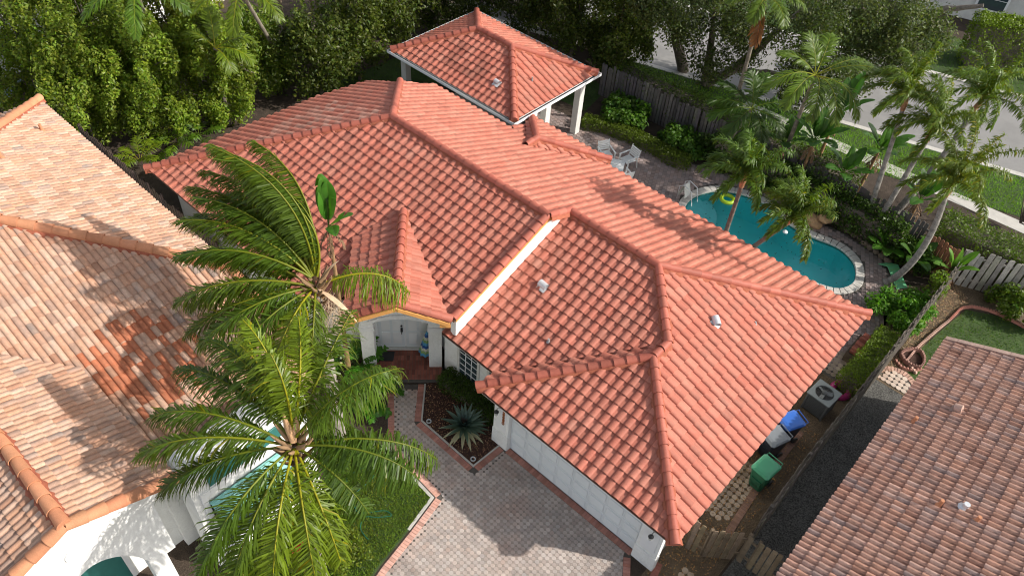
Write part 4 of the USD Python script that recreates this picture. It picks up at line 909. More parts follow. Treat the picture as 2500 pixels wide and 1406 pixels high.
def shrub(name, label, cat, pts, r, n, spread, size, tone=(1, 1, 1), mat_='leaf', group=None, aspect=.55, upbias=.5, stems=4, var=.25):
    c = np.asarray(pts, float); b = c.mean(0) * [1, 1, 0]; t = Thing(name, label, cat, b, group=group); mb = MB()
    for k in range(stems):
        q = c[r.integers(0, len(c))]; a = np.array([q[0] * .6 + b[0] * .4, q[1] * .6 + b[1] * .4, 0]); t.part('stem', MB().tube([a, (a + q) / 2 + r.normal(0, .03, 3), q], [.02, .015, .006], 5), L['bark'])
    ct = np.clip(1 + .14 * r.normal(size=(len(c), 1)), .6, 1.4) * np.ones(3)
    t.part('foliage', leafcloud(c, r, n, spread, size, tone, aspect=aspect, upbias=upbias, ctone=ct, var=var), L[mat_]); return t

def paddle(t, r, p0, d0, length, width, droop=.8, tone=(1, 1, 1), petiole=.5, name='leaf', torn=0.0, wind=.2, mat_='broad', roll=0.0, label=None):
    """a big banana-like leaf blade on its stalk"""
    P, D = curve(p0, d0, length * (1 + petiole), 16, droop, wind); k0 = int(16 * petiole / (1 + petiole)); mb = MB()
    mb.tube(P, np.linspace(.022, .006, 17) * (length / 1.2) ** .5, 5, tone=np.outer(np.ones(17), (1.9, 1.5, 1.3)))
    Q, E = P[k0:], D[k0:]; m = len(Q); q = np.linspace(0, 1, m); w = width * .5 * np.sin(PI * np.clip(q * .93 + .05, 0, 1)) ** .62
    sd = np.cross(E, [0, 0, 1.0]); sd /= np.linalg.norm(sd, axis=1, keepdims=True) + 1e-9; u = np.cross(sd, E)
    sd, u = sd * math.cos(roll) + u * math.sin(roll), u * math.cos(roll) - sd * math.sin(roll)
    for sg in (1, -1):
        k = 0
        while k < m - 1:
            e = min(m - 1, k + (int(r.integers(1, 4)) if torn and r.random() < torn else 4)); R_ = []
            tilt = .30 + (.22 * r.normal() if torn else .04 * r.normal())
            for i in range(k, e + 1):
                sh = .985 if (torn and i == e and e < m - 1) else 1.0
                R_ += [Q[i] + u[i] * .004, Q[i] + (sd[i] * sg * .55 + u[i] * tilt * .5) * w[i] * sh, Q[i] + (sd[i] * sg + u[i] * tilt * .45 - np.array([0, 0, .10 * droop])) * w[i] * sh]
            R_ = np.array(R_); F = []
            for i in range(e - k):
                for c in range(2): a = i * 3 + c; F += [[a, a + 3, a + 4, a + 1]]
            mb.add(R_, F, np.asarray(tone) * (1 + .08 * r.normal()), smooth=True); k = e
    t.part(name, mb, L[mat_], label=label)

# --- the two big feather palms in front
r = np.random.default_rng(31)
def dirn(az, el): return np.array([math.cos(el) * math.cos(az), math.cos(el) * math.sin(az), math.sin(el)])
RIGHT, AWAY = np.array([.735, .676, 0]), np.array([-.63, .775, 0])       # across and away as seen by the camera
def vdir(a, el):
    """direction by its bearing on the photo (0 right, 90 away from the camera)"""
    return unit(unit(RIGHT * math.cos(math.radians(a)) + AWAY * math.sin(math.radians(a))) * math.cos(math.radians(el)) + np.array([0, 0, math.sin(math.radians(el))]))
def big_palm(label, base, crown, fronds, r):
    t = Thing('feather_palm', label, 'palm tree', base, group=None)
    t.part('trunk', trunk_mesh(base, crown - np.array([0, 0, .35]), .19, .14, (0, 0, 0), 22, .05, tone=(1.05, 1.0, .95)), L['palmtrunk'])
    for k in range(26):                       # old leaf bases and fibre round the head
        a = k * 2.4; z = -.75 + .03 * k; d = dirn(a, .9); p = crown + [0, 0, z] + .12 * np.array([math.cos(a), math.sin(a), 0])
        t.part('leaf_base', MB().tube([p, p + d * .25, p + d * .5 + [0, 0, .05]], [.06, .045, .015], 5, tone=np.array([.9, .75, .6]) * (1 + .2 * r.normal())), L['twig'])
    for a, el, ln, dr, wd, tn in fronds:
        p = crown + np.array([0, 0, -.15 + .3 * (el > 40)]) + .08 * vdir(a, 0)
        frond(t, r, p, vdir(a, el), ln, cnt=int(150 * ln / 3.6), leaf=.90, width=.033, droop=dr, wind=wd, tone=np.array(tn) * (1 + .08 * r.normal()), stem=.034, t0=.15, plume=.34, ldroop=1.9, lw=1.5 if wd > .8 else .6, fwd=.5, up=.02, ty=.02)
    return t
G0, G1, G2, GD = (1.1, 1.08, 1), (.92, 1.0, .9), (1.7, 1.5, .9), (.7, .8, .8)
c1 = np.array([-4.62, -9.05, 7.1])
p1 = big_palm('windswept feather palm with its crown over the red house roof', (-4.5, -9.15, 0), c1, [
    (90, 82, 4.2, .8, 1.5, G0), (70, 76, 3.8, .8, 1.7, G1), (110, 74, 4.2, .8, 1.4, G0), (80, 64, 3.9, .8, 1.5, G0), (130, 66, 3.9, 1.0, 1.4, G0), (100, 60, 3.6, 1.0, 1.5, G1), (145, 55, 3.9, 1.0, 1.2, G0), (150, 44, 3.5, 1.1, 1.2, G1), (120, 50, 3.3, 1.1, 1.5, GD),
    (165, 52, 3.7, 1.3, 1.1, G0), (172, 36, 3.6, 1.2, .9, G0), (182, 44, 3.4, 1.5, .9, G1), (195, 30, 3.5, 1.5, .8, G0), (160, 24, 3.2, 1.2, .8, GD), (205, 14, 3.4, 1.4, .7, G0), (186, 12, 3.3, 1.2, .7, GD), (222, 24, 3.2, 1.6, .6, G1), (240, 20, 3.0, 1.7, .5, G1), (262, 25, 2.6, 2.1, .4, G2), (282, 12, 2.3, 2.0, .3, G0),
    (12, 30, 2.7, 2.3, .2, G2), (140, 34, 3.0, 1.2, 1.0, GD), (60, 66, 2.9, 1.0, 2.0, G1), (115, 62, 3.5, 1.0, 1.2, G1), (135, 48, 3.3, 1.1, 1.1, G0), (95, 72, 3.0, .9, 1.2, G0), (155, 62, 3.5, 1.1, 1.1, G1), (40, 70, 2.6, 1.0, 2.0, G0)], r)
for k in range(4): frond(p1, r, c1 - [0, 0, .35], vdir(320 + 25 * k, -30), 1.3, cnt=34, leaf=.5, width=.014, droop=2.0, wind=.3, tone=(1, 1, 1), mat_='twig', stem=.014, name='dead_frond', stemtone=(.8, .8, .8))
for a, el, ln in ((35, 55, .95), (325, 5, 1.5)):
    P_, D_ = curve(c1 - [0, 0, .2], vdir(a, el), ln, 8, .8, 0); w_ = np.sin(np.linspace(.15, PI, 9)) * .07
    sd = np.cross(D_, [0, 0, 1.0]); p1.part('spathe', MB().add(np.vstack([P_ - sd * w_[:, None], P_ + sd * w_[:, None]]), [[i, i + 1, 9 + i + 1, 9 + i] for i in range(8)], (1.9, 1.8, 1.75), smooth=True), L['twig'], label='pale dry spathe')
c2 = at(716, 1078, 7.0); b2 = (c2[0] - .0, c2[1] - .15, 0)
p2 = big_palm('feather palm with drooping fronds in front of the white wall with teal shutters', b2, c2, [
    (100, 74, 2.8, 1.3, .6, G2), (75, 62, 2.6, 1.4, .5, G2), (60, 50, 3.1, 1.4, .4, G0), (130, 64, 2.8, 1.4, .7, G1), (120, 50, 2.6, 1.3, .6, G2), (150, 45, 3.1, 1.5, .6, GD), (170, 38, 3.3, 1.6, .5, G1), (185, 28, 3.4, 1.5, .4, G0), (40, 38, 3.0, 1.6, .3, G0),
    (5, 18, 3.3, 1.6, .2, G1), (352, 24, 2.9, 1.7, .2, GD), (245, 22, 3.3, 2.0, .2, G1), (258, 14, 3.3, 1.9, .2, G0), (274, 14, 3.2, 1.9, .1, G2), (290, 12, 3.0, 1.9, 0, G2), (303, 6, 2.7, 1.8, 0, G2), (330, 2, 2.2, 1.6, 0, GD), (88, 78, 2.0, 1.2, .4, G2), (196, 14, 3.1, 1.6, .4, GD), (20, 55, 2.6, 1.6, .3, G1)], r)
for a, el in ((80, 60), (125, 66)):
    d = vdir(a, el); p2.part('spathe', MB().tube([c2, c2 + d * .4, c2 + d * .85], [.07, .09, .01], 8, tone=(1.5, 1.2, .95)), L['twig'], label='pale dry spathe')

# --- bushier palms round the pool
def pool_palm(label, base, crown, r, nf=17, ln=1.6, bend=(0, 0, 0), trunk=(.095, .075), tone=G0, shaft=True, group=None):
    base, crown = np.array([*base, 0][:3], float), np.array(crown, float); t = Thing('plume_palm', label, 'palm tree', base)
    d = unit(crown - base); s0 = crown - d * .75
    t.part('trunk', trunk_mesh(base, s0, trunk[0], trunk[1], bend, 18, .04, tone=(.55, .48, .44) if trunk[0] < .1 else (.8, .8, .78)), L['palmtrunk'])
    t.part('crownshaft', MB().tube([s0, s0 + d * .3, crown - d * .2, crown], [.09, .105, .085, .05], 10, tone=np.array([(1.4, .75, .45), (1.3, .7, .4), (1.0, .75, .4), (.8, .8, .4)])), L['palmtrunk'])
    for k in range(nf):
        a = 360 * k / nf + 14 * r.normal(); el = [74, 50, 26][k % 3] + 8 * r.normal(); q = vdir(a, el)
        tn = np.array(tone) * (1 + .12 * r.normal())
        frond(t, r, crown - d * .05, q, ln * (1 + .08 * r.normal()), cnt=84, leaf=.44, width=.036, droop=2.2 if el > 36 else 1.9, wind=.45, tone=tn, stem=.024, t0=.1, plume=.9, up=.4, ldroop=.8, lw=.45, fwd=.7, ty=.05,
              shape=lambda q: np.clip(.75 + .5 * q * (1 - q) - .25 * q, .3, 1))
    frond(t, r, crown, vdir(95, 80), ln * .7, cnt=26, leaf=.36, width=.04, droop=.4, wind=.3, tone=np.array(tone) * 1.3, stem=.02, t0=.1, plume=.3)
    return t
pool_palm('plume palm with a straight trunk, left one of the pair in front of the pool', (-.62, 6.25), at(1822, 420, 5.6), r, tone=(.85, 1.0, .95))
pool_palm('plume palm leaning to the right over the pool water', (-.35, 6.35), at(1948, 525, 5.0), r, tone=(1.0, 1.08, .95))
pool_palm('plume palm on a long curved pale trunk, rightmost beside the pool', at(2163, 690)[:2], at(2335, 440, 5.3), r, bend=(.35, .1, -.35), ln=2.15, tone=(1.2, 1.1, .9), trunk=(.14, .10))
pool_palm('plume palm on a slim leaning mottled trunk behind the pool, second from the right', at(2118, 585)[:2], at(2285, 305, 5.6), r, ln=2.0, tone=(1.1, 1.1, .9), trunk=(.12, .085))
pool_palm('plume palm standing furthest back behind the banana plants', at(2106, 566)[:2], at(2218, 225, 6.5), r, ln=1.95, tone=(1.05, 1.05, .9), trunk=(.12, .08))
pool_palm('plume palm in front of the street at the far right edge', at(2158, 548)[:2], at(2405, 235, 6.2), r, ln=2.1, tone=(1.1, 1.15, .85), bend=(.2, 0, .2), trunk=(.15, .10))

# --- broader feather palms by the street fence
def wide_palm(label, base, crown, r, fr, tone=G1, leaf=.55):
    base, crown = np.array([*base, 0][:3], float), np.array(crown, float); t = Thing('arching_palm', label, 'palm tree', base)
    t.part('trunk', trunk_mesh(base, crown, .11, .07, (0, 0, 0), 12, .05, tone=(.7, .65, .55)), L['palmtrunk'])
    for a, el, ln, dr in fr:
        frond(t, r, crown, vdir(a, el), ln, cnt=46, leaf=leaf, width=.055, droop=dr, wind=.25, tone=np.array(tone) * (1 + .15 * r.normal()), stem=.026, t0=.22, ldroop=.45, fwd=.9, up=.15, lw=.15)
    return t
wide_palm('dark spreading palm against the street fence, behind the left pool palm', (-4.4, 12.2), at(1835, 265, 3.6), r, [(200, 20, 2.0, 1.1), (235, 15, 2.0, 1.4), (260, 10, 1.9, 1.6), (285, 12, 1.9, 1.6), (320, 15, 1.8, 1.4), (10, 25, 1.8, 1.2), (60, 50, 1.7, 1.0), (150, 45, 1.8, 1.0), (100, 70, 1.5, .6), (180, 30, 1.9, 1.1)], tone=(.55, .7, .7), leaf=.6)
wide_palm('pale arching palm with torn fronds above the banana leaves', (-1.9, 13.4), at(1990, 185, 6.0), r, [(355, 35, 2.9, 1.5), (20, 30, 2.8, 1.4), (320, 20, 2.6, 2.1), (290, 25, 2.5, 2.2), (265, 28, 2.5, 2.2), (235, 30, 2.5, 1.9), (205, 30, 2.4, 1.6), (170, 50, 1.8, 1.2), (60, 55, 1.8, 1.1), (110, 65, 1.6, .8)], tone=(1.15, 1.15, 1.1), leaf=.62)
wide_palm('young palm with one bright drooping frond among the left hedge trees', (-22.6, 1.3), at(525, 118, 4.6), r, [(350, 20, 1.7, 1.6), (15, 35, 1.6, 1.3), (100, 60, 1.6, .9), (160, 45, 1.4, 1.2), (320, 10, 1.3, 1.8)], tone=(1.4, 1.3, .8))
wide_palm('tall cane palm behind the hedge trees at the top edge', (-23.0, 2.6), at(585, -25, 6.8), r, [(190, 30, 2.2, 1.2), (230, 20, 2.3, 1.4), (280, 10, 2.3, 1.6), (330, 15, 2.3, 1.4), (0, 35, 2.2, 1.1), (90, 60, 2.0, .9)], tone=(1.4, 1.3, .8))
wide_palm('palm half hidden behind the tallest hedge tree, top left', (-28.5, -1.2), at(330, -30, 7.4), r, [(190, 30, 2.4, 1.2), (240, 20, 2.4, 1.4), (290, 10, 2.4, 1.6), (340, 20, 2.4, 1.4), (40, 35, 2.2, 1.1), (120, 60, 2.0, .9)], tone=(.9, 1.05, .9))
rp_ = wide_palm('palm with a reddish frond in front of the street tree', (-5.2, 14.6), at(1868, -8, 7.4), r, [(250, 15, 1.6, 1.5), (300, 15, 1.7, 1.5), (200, 25, 1.7, 1.2), (350, 20, 1.8, 1.3), (80, 50, 1.6, 1.0), (150, 40, 1.6, 1.0)], tone=(1.0, 1.0, .8))
frond(rp_, r, at(1868, -8, 7.4), vdir(262, -25), 2.0, cnt=40, leaf=.5, width=.05, droop=1.2, wind=.1, tone=(2.4, .62, 1.6), t0=.3, label='reddish dying frond')
for k, (u, lab) in enumerate(((672, 'slender ringed cane with yellow bands, left of a pair at the top edge'), (690, 'slender ringed cane leaning right, right one of a pair at the top edge'), (758, 'thin palm cane behind the dark hedge, left one'), (772, 'thin palm cane behind the dark hedge, right one'))):
    b = at(u + 10, 95 if k < 2 else 70, .0); tp = b + np.array([-.25 + .1 * k, -.1, 7.0]); t = Thing('cane_palm', lab, 'palm tree', b)
    t.part('trunk', trunk_mesh(b, tp, .085, .06, n=18, ringed=.07, tones=lambda k: np.where(k[:, None] > .62, np.array([[1.2, .9, .45]]), np.array([[.9, .75, .55]]))), L['palmtrunk'])
    for a in (200, 260, 320, 20, 90, 140): frond(t, r, tp, vdir(a, 40), 1.9, cnt=28, leaf=.5, width=.05, droop=1.5, wind=.3, tone=(1.1, 1.1, .8), t0=.2)
# ------------------------------------------------ trees, hedges and shrubs
r = np.random.default_rng(41)
HT = [('tall bright green hedge tree, furthest left above the beige roof corner', (-26.2, -7.6), 8.2, (2.1, 2.1, 3.6), 11000, (1.55, 1.45, 1.0)),
      ('tall bright green hedge tree at the left, behind the beige roof ridge end', (-23.6, -6.9), 6.6, (1.8, 1.6, 3.0), 9000, (1.5, 1.4, 1.0)),
      ('tall hedge tree in the middle of the left row, next to the dark gap', (-25.3, -4.9), 8.4, (2.1, 2.0, 3.6), 11000, (1.4, 1.35, 1.0)),
      ('broad hedge tree leaning over the dark side fence', (-22.2, -4.6), 6.2, (1.8, 1.8, 2.8), 10000, (1.45, 1.4, .95)),
      ('yellowish hedge tree rising highest beside the palm fronds', (-24.2, -1.9), 8.3, (1.9, 1.9, 3.6), 10000, (1.75, 1.4, .9)),
      ('rounded hedge tree nearest to the left hip of the red roof', (-21.4, -1.9), 5.6, (1.8, 1.7, 2.6), 10000, (1.5, 1.4, .95)),
      ('small hedge tree at the foot of the ringed canes', (-22.0, .9), 4.6, (1.4, 1.4, 2.0), 6500, (1.15, 1.15, .9)),
      ('hedge tree behind the tallest one, touching the white building', (-28.2, -3.8), 8.6, (2.0, 2.0, 3.4), 8000, (1.3, 1.35, 1.0))]
for k, (lab, b, h, cr_, n, tn) in enumerate(HT):
    tree('hedge_tree', lab, 'tree', b, h, cr_, r, nleaf=int(n * 1.9), size=.15, tone=np.array(tn) * 1.25, clumps=125, cr=.31, trunk=(.12, .05), lean=(-.3, .1, 0), upright=1.2, zlo=.0, limbs=9)
BT = [('dark hedge tree with bare stems left of the pavilion, nearest the canes', (-20.2, 2.4), 5.0, 7500, .72), ('dark hedge tree beyond the red hip, second from the canes', (-20.3, 4.8), 6.0, 9500, .8), ('dark hedge tree left behind the pavilion roof', (-20.9, 7.6), 7.0, 10000, .7),
      ('dark hedge tree in the garden corner behind the pavilion', (-20.8, 10.4), 7.4, 10000, .6), ('dark hedge tree straight behind the pavilion peak', (-19.6, 12.6), 7.6, 10000, .6), ('dark hedge tree behind the right pavilion hip', (-17.0, 13.4), 7.2, 10000, .65),
      ('dark hedge tree beyond the pavilion, second from the street trunk', (-14.3, 13.8), 7.0, 10500, .75), ('dark full hedge tree closest to the street trunk', (-11.9, 14.3), 6.4, 11000, .95)]
for lab, b, h, n, tn in BT:
    tree('screen_tree', lab, 'tree', b, h, (1.75, 1.75, h * .42), r, nleaf=n, size=.18, tone=(tn * 1.0, tn * .95, tn * .9), clumps=120, cr=.42, trunk=(.10, .05), upright=.6, zlo=.02, limbs=10)
# street trees
def oak(label, base, pts, crownpts, r, n, tone, rad=(.30, .12), cr=.75, size=.14):
    base = np.array([*base, 0][:3], float); t = Thing('street_tree', label, 'tree', base); mb = MB()
    for line in pts:
        line = np.array(line, float); k = len(line); m = np.linspace(0, k - 1, k * 4); P = np.stack([np.interp(m, np.arange(k), line[:, i]) for i in range(3)], 1) + r.normal(0, .02, (len(m), 3))
        w = np.array([rad[0] if line is pts[0] or np.allclose(line[0], base) else rad[1] * 1.3, rad[1] if len(line) > 2 else rad[1] * .4]); mb.tube(P, np.linspace(w[0], w[1] * .55, len(m)), 9)
    t.part('trunk', mb, L['bark']); C = []
    for c, rx, q in crownpts:
        for _ in range(q): d = unit(r.normal(size=3)) * r.random() ** .35; C.append(np.array(c) + d * [rx, rx, rx * .6])
    C = np.array(C); ct = np.clip(1 + .2 * r.normal(size=(len(C), 1)), .5, 1.5) * np.ones(3)
    t.part('crown', leafcloud(C, r, n, cr, size, tone, ctone=ct, var=.3), L['leaf'])
b = at(1668, 172); a1 = at(1648, 90, 2.6); a2 = at(1640, 20, 4.8); a3 = at(1620, -60, 7.0)
oak('street tree with a straight grey trunk at the kerb, left one', b[:2], [[b, a1, a2, a3]], [(at(1610, 5, 5.6), 1.3, 9), (at(1580, -20, 5.6), 1.4, 8), (at(1700, -40, 6.6), 1.6, 10)], r, 8500, (.62, .60, .9))
b = at(1722, 205); e1 = at(1790, 170, 1.6); e2 = at(1850, 120, 3.2); e3 = at(1905, 70, 4.6); e4 = at(1960, 20, 6.0)
oak('street tree with a long dark limb sweeping right across the road', b[:2], [[b, e1, e2, e3, e4], [e1, at(1880, 178, 1.9), at(1960, 195, 2.6)], [b, at(1735, 120, 2.6), at(1745, 20, 5.2)]],
    [(at(1745, 70, 4.2), 1.7, 16), (at(1720, 150, 2.6), 1.0, 8), (at(1820, 30, 5.4), 1.5, 10), (at(1690, 30, 4.4), 1.1, 8), (at(2010, 50, 5.8), 1.4, 9), (at(1800, 130, 3), .9, 6), (at(2040, 190, 4.0), 1.0, 8), (at(1930, 215, 3.4), 1.0, 8), (at(1960, 120, 4.6), 1.3, 10), (at(1660, 60, 4.4), 1.0, 8), (at(1850, 80, 4.6), 1.2, 10)], r, 20000, (.62, .60, .9))
b = at(2235, 175); g1 = at(2240, 90, 2.4); g2 = at(2290, 25, 4.2); g3 = at(2400, 15, 5.0)
oak('silvery grey street tree across the road with a wide dense crown', b[:2], [[b, g1, g2, g3], [g1, at(2180, 60, 4.0), at(2100, 20, 5.5)]],
    [(at(2100, 40, 5.0), 2.1, 26), (at(2200, 90, 4.2), 1.8, 20), (at(2010, 20, 5.2), 1.8, 16), (at(2260, 60, 4.6), 1.4, 14), (at(2110, 120, 3.4), 1.5, 14), (at(2180, 0, 6.0), 2.0, 14), (at(2060, 170, 3.0), 1.3, 12), (at(2180, 160, 3.0), 1.2, 10), (at(1960, 60, 4.6), 1.5, 12)], r, 30000, (.95, .85, 1.9), rad=(.32, .16))
# bare-ish twiggy tree at the right edge
b = np.array([*at(2478, 560)[:2], 0]); t = Thing('twiggy_tree', 'thin twiggy tree with few leaves, in front of the road at the right edge', 'tree', b); mb = MB()
tops = []
for k in range(16):
    q = b + np.array([.9 * r.normal(), .9 * r.normal(), 2.2 + 2.2 * r.random()]); mid = (b + q) / 2 + r.normal(0, .2, 3); mb.tube([b + [0, 0, .4], mid, q], [.035, .02, .006], 5); tops.append(q)
t.part('trunk', mb, L['bark']); t.part('crown', leafcloud(np.array(tops), r, 1500, .55, .09, (.8, .75, 1.0)), L['leaf'])
# clipped hedges: dense leaf shell round a box path
def hedge(name, label, line, w, h, r, n, size, tone, rough=.06, group=None):
    """leaves packed over the top and sides of a clipped band"""
    g = LineString(line).buffer(w / 2, cap_style='flat'); ln = LineString(line); t = Thing(name, label, 'hedge', (*np.mean(line, 0), 0), group=group); mb = MB()
    sx, sy = g.bounds[:2]; ex, ey = g.bounds[2:]; P, N = [], []; pg = shapely.prepared.prep(g); ext = g.exterior
    while len(P) < n * .55:
        q = (sx + (ex - sx) * r.random(), sy + (ey - sy) * r.random())
        if pg.contains(Point(q)): P.append([*q, h + rough * r.normal()]); N.append([0, 0, 1])
    while len(P) < n:
        d = ext.length * r.random(); a = np.array(ext.interpolate(d).coords[0]); b_ = np.array(ext.interpolate(d + .02).coords[0]); tn = b_ - a; nn = unit([tn[1], -tn[0], 0])
        P.append(np.array([*a, h * r.random() ** .8]) + nn * rough * r.normal() * .8); N.append(nn)
    P, N = np.array(P), np.array(N, float); P += rough * 1.2 * (meshkit.noise(P * 2.2)[:, None] - .5) * N * 2
    nrm = N * .9 + .7 * r.normal(size=P.shape); nrm /= np.linalg.norm(nrm, axis=1, keepdims=True); a = np.cross(nrm, r.normal(size=P.shape)); a /= np.linalg.norm(a, axis=1, keepdims=True); b_ = np.cross(nrm, a)
    s = size * (.7 + .6 * r.random((n, 1))); V = np.stack([P - a * s * .5, P + b_ * s * .3, P + a * s * .5, P - b_ * s * .3], 1).reshape(-1, 3)
    F = (np.array([[0, 3, 2], [0, 2, 1]])[None] + 4 * np.arange(n)[:, None, None]).reshape(-1, 3)
    tn = np.clip(1 + .25 * r.normal(size=(n, 1)), .4, 1.8) * np.asarray(tone); mb.add(V, F, np.repeat(tn, 4, 0)); t.part('foliage', mb, L['leaf'])
    t.part('stem', MB().prism(g.buffer(-w * .18), .02, h - .16), L['bark'])
curve_pts = [at(*p, .45)[:2] for p in ((1425, 288), (1480, 300), (1540, 322), (1600, 352), (1650, 378), (1683, 392))]
hedge('clipped_border_hedge', 'low curved clipped hedge along the pool terrace', curve_pts, .62, .5, r, 9000, .075, (1.15, 1.15, .7))
hedge('clipped_side_hedge', 'clipped box hedge between the red roof and the side fence', [(6.0, 7.1), (5.98, 5.6), (5.95, 4.1)], .72, 1.0, r, 9000, .06, (1.35, 1.4, .6))
hedge('tall_clipped_hedge', 'tall clipped hedge with a sunlit top across the road', [(0.0, 30.3), (3.2, 32.6), (7.0, 34.0)], 1.5, 2.6, r, 16000, .13, (1.5, 1.5, .8), rough=.08)
hedge('fence_hedge', 'loose green hedge between the grey fence and the pavement', [(5.0, 14.1), (7.0, 14.2), (10.5, 14.9)], 1.5, 1.5, r, 11000, .085, (1.0, 1.1, .75), rough=.12)
hedge('street_fence_hedge', 'ragged hedge on the street side of the weathered fence', [(-10.8, 13.3), (-6.5, 13.4), (-3.5, 13.4), (1.5, 13.4)], 1.0, 1.8, r, 9000, .10, (.72, .8, .75), rough=.14)
hedge('bed_hedge', 'low dark hedge in the mulch bed under the window', [(-4.05, -5.15), (-2.6, -5.12), (-1.7, -5.12)], .62, .5, r, 6500, .06, (.62, .78, .62), rough=.07)
hedge('dense_planting', 'dark mixed planting packed along the inner side of the grey board fence', [(-4.6, 12.2), (-1.5, 12.35), (1.2, 12.45), (2.6, 12.4), (4.3, 12.2)], .55, 1.35, r, 9000, .12, (.55, .75, .55), rough=.22)
# loose shrubs
def heap(cx, cy, rx, ry, h, k, r): return np.array([[cx + rx * math.cos(a) * q, cy + ry * math.sin(a) * q, h * (.35 + .65 * r.random()) * (1 - .45 * q)] for a, q in zip(r.random(k) * 2 * PI, r.random(k) ** .5)])
c = at(1525, 270, .6); shrub('broad_leaved_shrub', 'large rounded shrub with big dark leaves behind the curved hedge', 'shrub', heap(c[0], c[1], 1.3, .9, 1.3, 26, r), r, 3600, .38, .18, (.85, 1.25, .9), aspect=.7)
c = at(1670, 345, .5); shrub('broad_leaved_shrub', 'rounded shrub below the grey fence, right of the larger one', 'shrub', heap(c[0], c[1], 1.1, .8, 1.1, 20, r), r, 2800, .36, .16, (.8, 1.2, .9), aspect=.7)
c = at(2195, 740, .7); shrub('spreading_shrub', 'bright green spreading shrub at the far corner of the red roof', 'shrub', heap(c[0] + .1, c[1] - .1, .95, 1.15, 1.3, 30, r), r, 4200, .34, .17, (1.0, 1.65, .75), aspect=.42)
c = at(2265, 720, .8); shrub('fence_creeper', 'leafy creeper hanging over the side fence', 'shrub', heap(c[0] + .05, c[1] + .5, .28, .6, 1.6, 12, r), r, 900, .3, .12, (1.3, 1.4, .7))
c = at(2480, 730, .7); shrub('round_shrub', 'glossy shrub below the grey fence at the right edge', 'shrub', heap(c[0] + .3, c[1], 1.1, .7, 1.3, 20, r), r, 2600, .33, .15, (1.15, 1.25, .8))
for u, v, lab in ((2050, 480, 'shrub in the gap behind the pool palms'), (1940, 440, 'dark shrub directly behind the right pool palm crown'), (1800, 330, 'dark low shrub left of the spreading palm'), (2170, 520, 'dark shrub behind the leaning palm trunks'), (1905, 395, 'shrub between the arching palm and the pool palms'), (2260, 590, 'dark shrub right of the leaning trunks'), (1870, 330, 'low shrub under the spreading dark palm'), (2020, 440, 'dark shrub under the banana stems'), (2230, 600, 'shrub beside the brown fence panel')):
    c = at(u, v, .4); shrub('understory_shrub', lab, 'shrub', heap(c[0], min(c[1], 12.35), 1.0, .6, 1.3, 18, r), r, 2100, .36, .13, (.6, .8, .6))
c = at(760, 850, .6)
for u, v, lab in ((870, 880, 'deeply cut philodendron bush at the left porch column'), (905, 950, 'philodendron bush spilling towards the walkway')):
    c = at(u, v, .5); t = Thing('philodendron', lab, 'shrub', (c[0], c[1], 0)); mb = MB()
    for k in range(34):
        a = 2 * PI * r.random(); el = .25 + .9 * r.random(); p0 = np.array([c[0] + .12 * r.normal(), c[1] + .12 * r.normal(), .15]); d = dirn(a, el); ln = .75 + .45 * r.random()
        P_, D_ = curve(p0, d, ln, 8, 1.2, 0); v_, f_, tn = leaflets(P_, D_, .5, .98, 9, .26, .075, r, fwd=.5, up=.1, droop=.25, tone=np.array([1.05, 1.45, .6]) * (1 + .15 * r.normal()), shape=lambda q: .5 + 1.6 * q * (1 - q))
        lb = MB().add(v_, f_, tn); lb.tube(P_, np.linspace(.012, .004, 9), 4, tone=(1.2, 1.3, .8)); t.part('leaf', lb, L['broad'])
for u, v, lab in ((1015, 60, 1),):
    pass
for u, v, lab, tn in ((340, 385, 'small areca palm at the foot of the side fence', (1.5, 1.35, .7)), (430, 345, 'small areca palm under the hedge trees, nearer the red hip', (1.2, 1.3, .8)), (485, 325, 'small areca palm in the hedge shade', (.9, 1.1, .8)), (505, 580, 'green clump in the gap between the two houses', (1.2, 1.3, .7))):
    c = at(u, v, .5); t = Thing('small_palm', lab, 'palm', (c[0], c[1], 0))
    for k in range(9): frond(t, r, (c[0], c[1], .3), vdir(k * 40 + 9 * r.normal(), 45 + 12 * r.normal()), 1.15, cnt=16, leaf=.42, width=.05, droop=1.3, wind=.1, tone=np.array(tn) * (1 + .15 * r.normal()), stem=.012, t0=.3, lw=.1)
# bananas and birds of paradise: each leaf its own piece
def banana(label, base, r, spec, stemh, tone=(1, 1, 1), torn=.5, stems=None, sr=.09):
    base = np.array([*base, 0][:3], float); t = Thing('banana_plant', label, 'plant', base); top = base + np.array([0, 0, stemh]) + (np.array(stems) if stems is not None else 0)
    mb = MB().tube([base, base * .5 + top * .5, top], [sr, sr * .8, sr * .5], 9, tone=(.85, .7, .5)); t.part('stem', mb, L['twig'])
    for a, el, ln, w, dr in spec: paddle(t, r, top, vdir(a, min(el + 14, 84)), ln * .95, w * 1.25, dr * .8, np.array(tone) * (1 + .12 * r.normal()), .3, torn=torn)
    for k in range(5):
        d = vdir(70 * k, -50); P_, D_ = curve(top - [0, 0, .1], d, .8, 5, .8, 0); v_, f_, tn = leaflets(P_, D_, .2, .98, 8, .2, .05, r, droop=1.2)
        t.part('dead_leaf', MB().add(v_, f_, np.array([.55, .45, .38])).tube(P_, .012, 4, tone=(.5, .4, .35)), L['twig'])
banana('dark banana plant in the middle of the pool planting', at(1990, 340, 2.9)[:2], r, [(60, 60, 1.2, .42, .8), (20, 45, 1.3, .45, 1.2), (120, 60, 1.1, .4, .9), (170, 45, 1.2, .42, 1.2), (210, 35, 1.1, .4, 1.4), (250, 30, 1.0, .4, 1.5), (300, 30, 1.1, .4, 1.6), (340, 40, 1.2, .42, 1.3), (80, 80, 1.0, .35, .4)], 2.8, (.72, .85, .8))
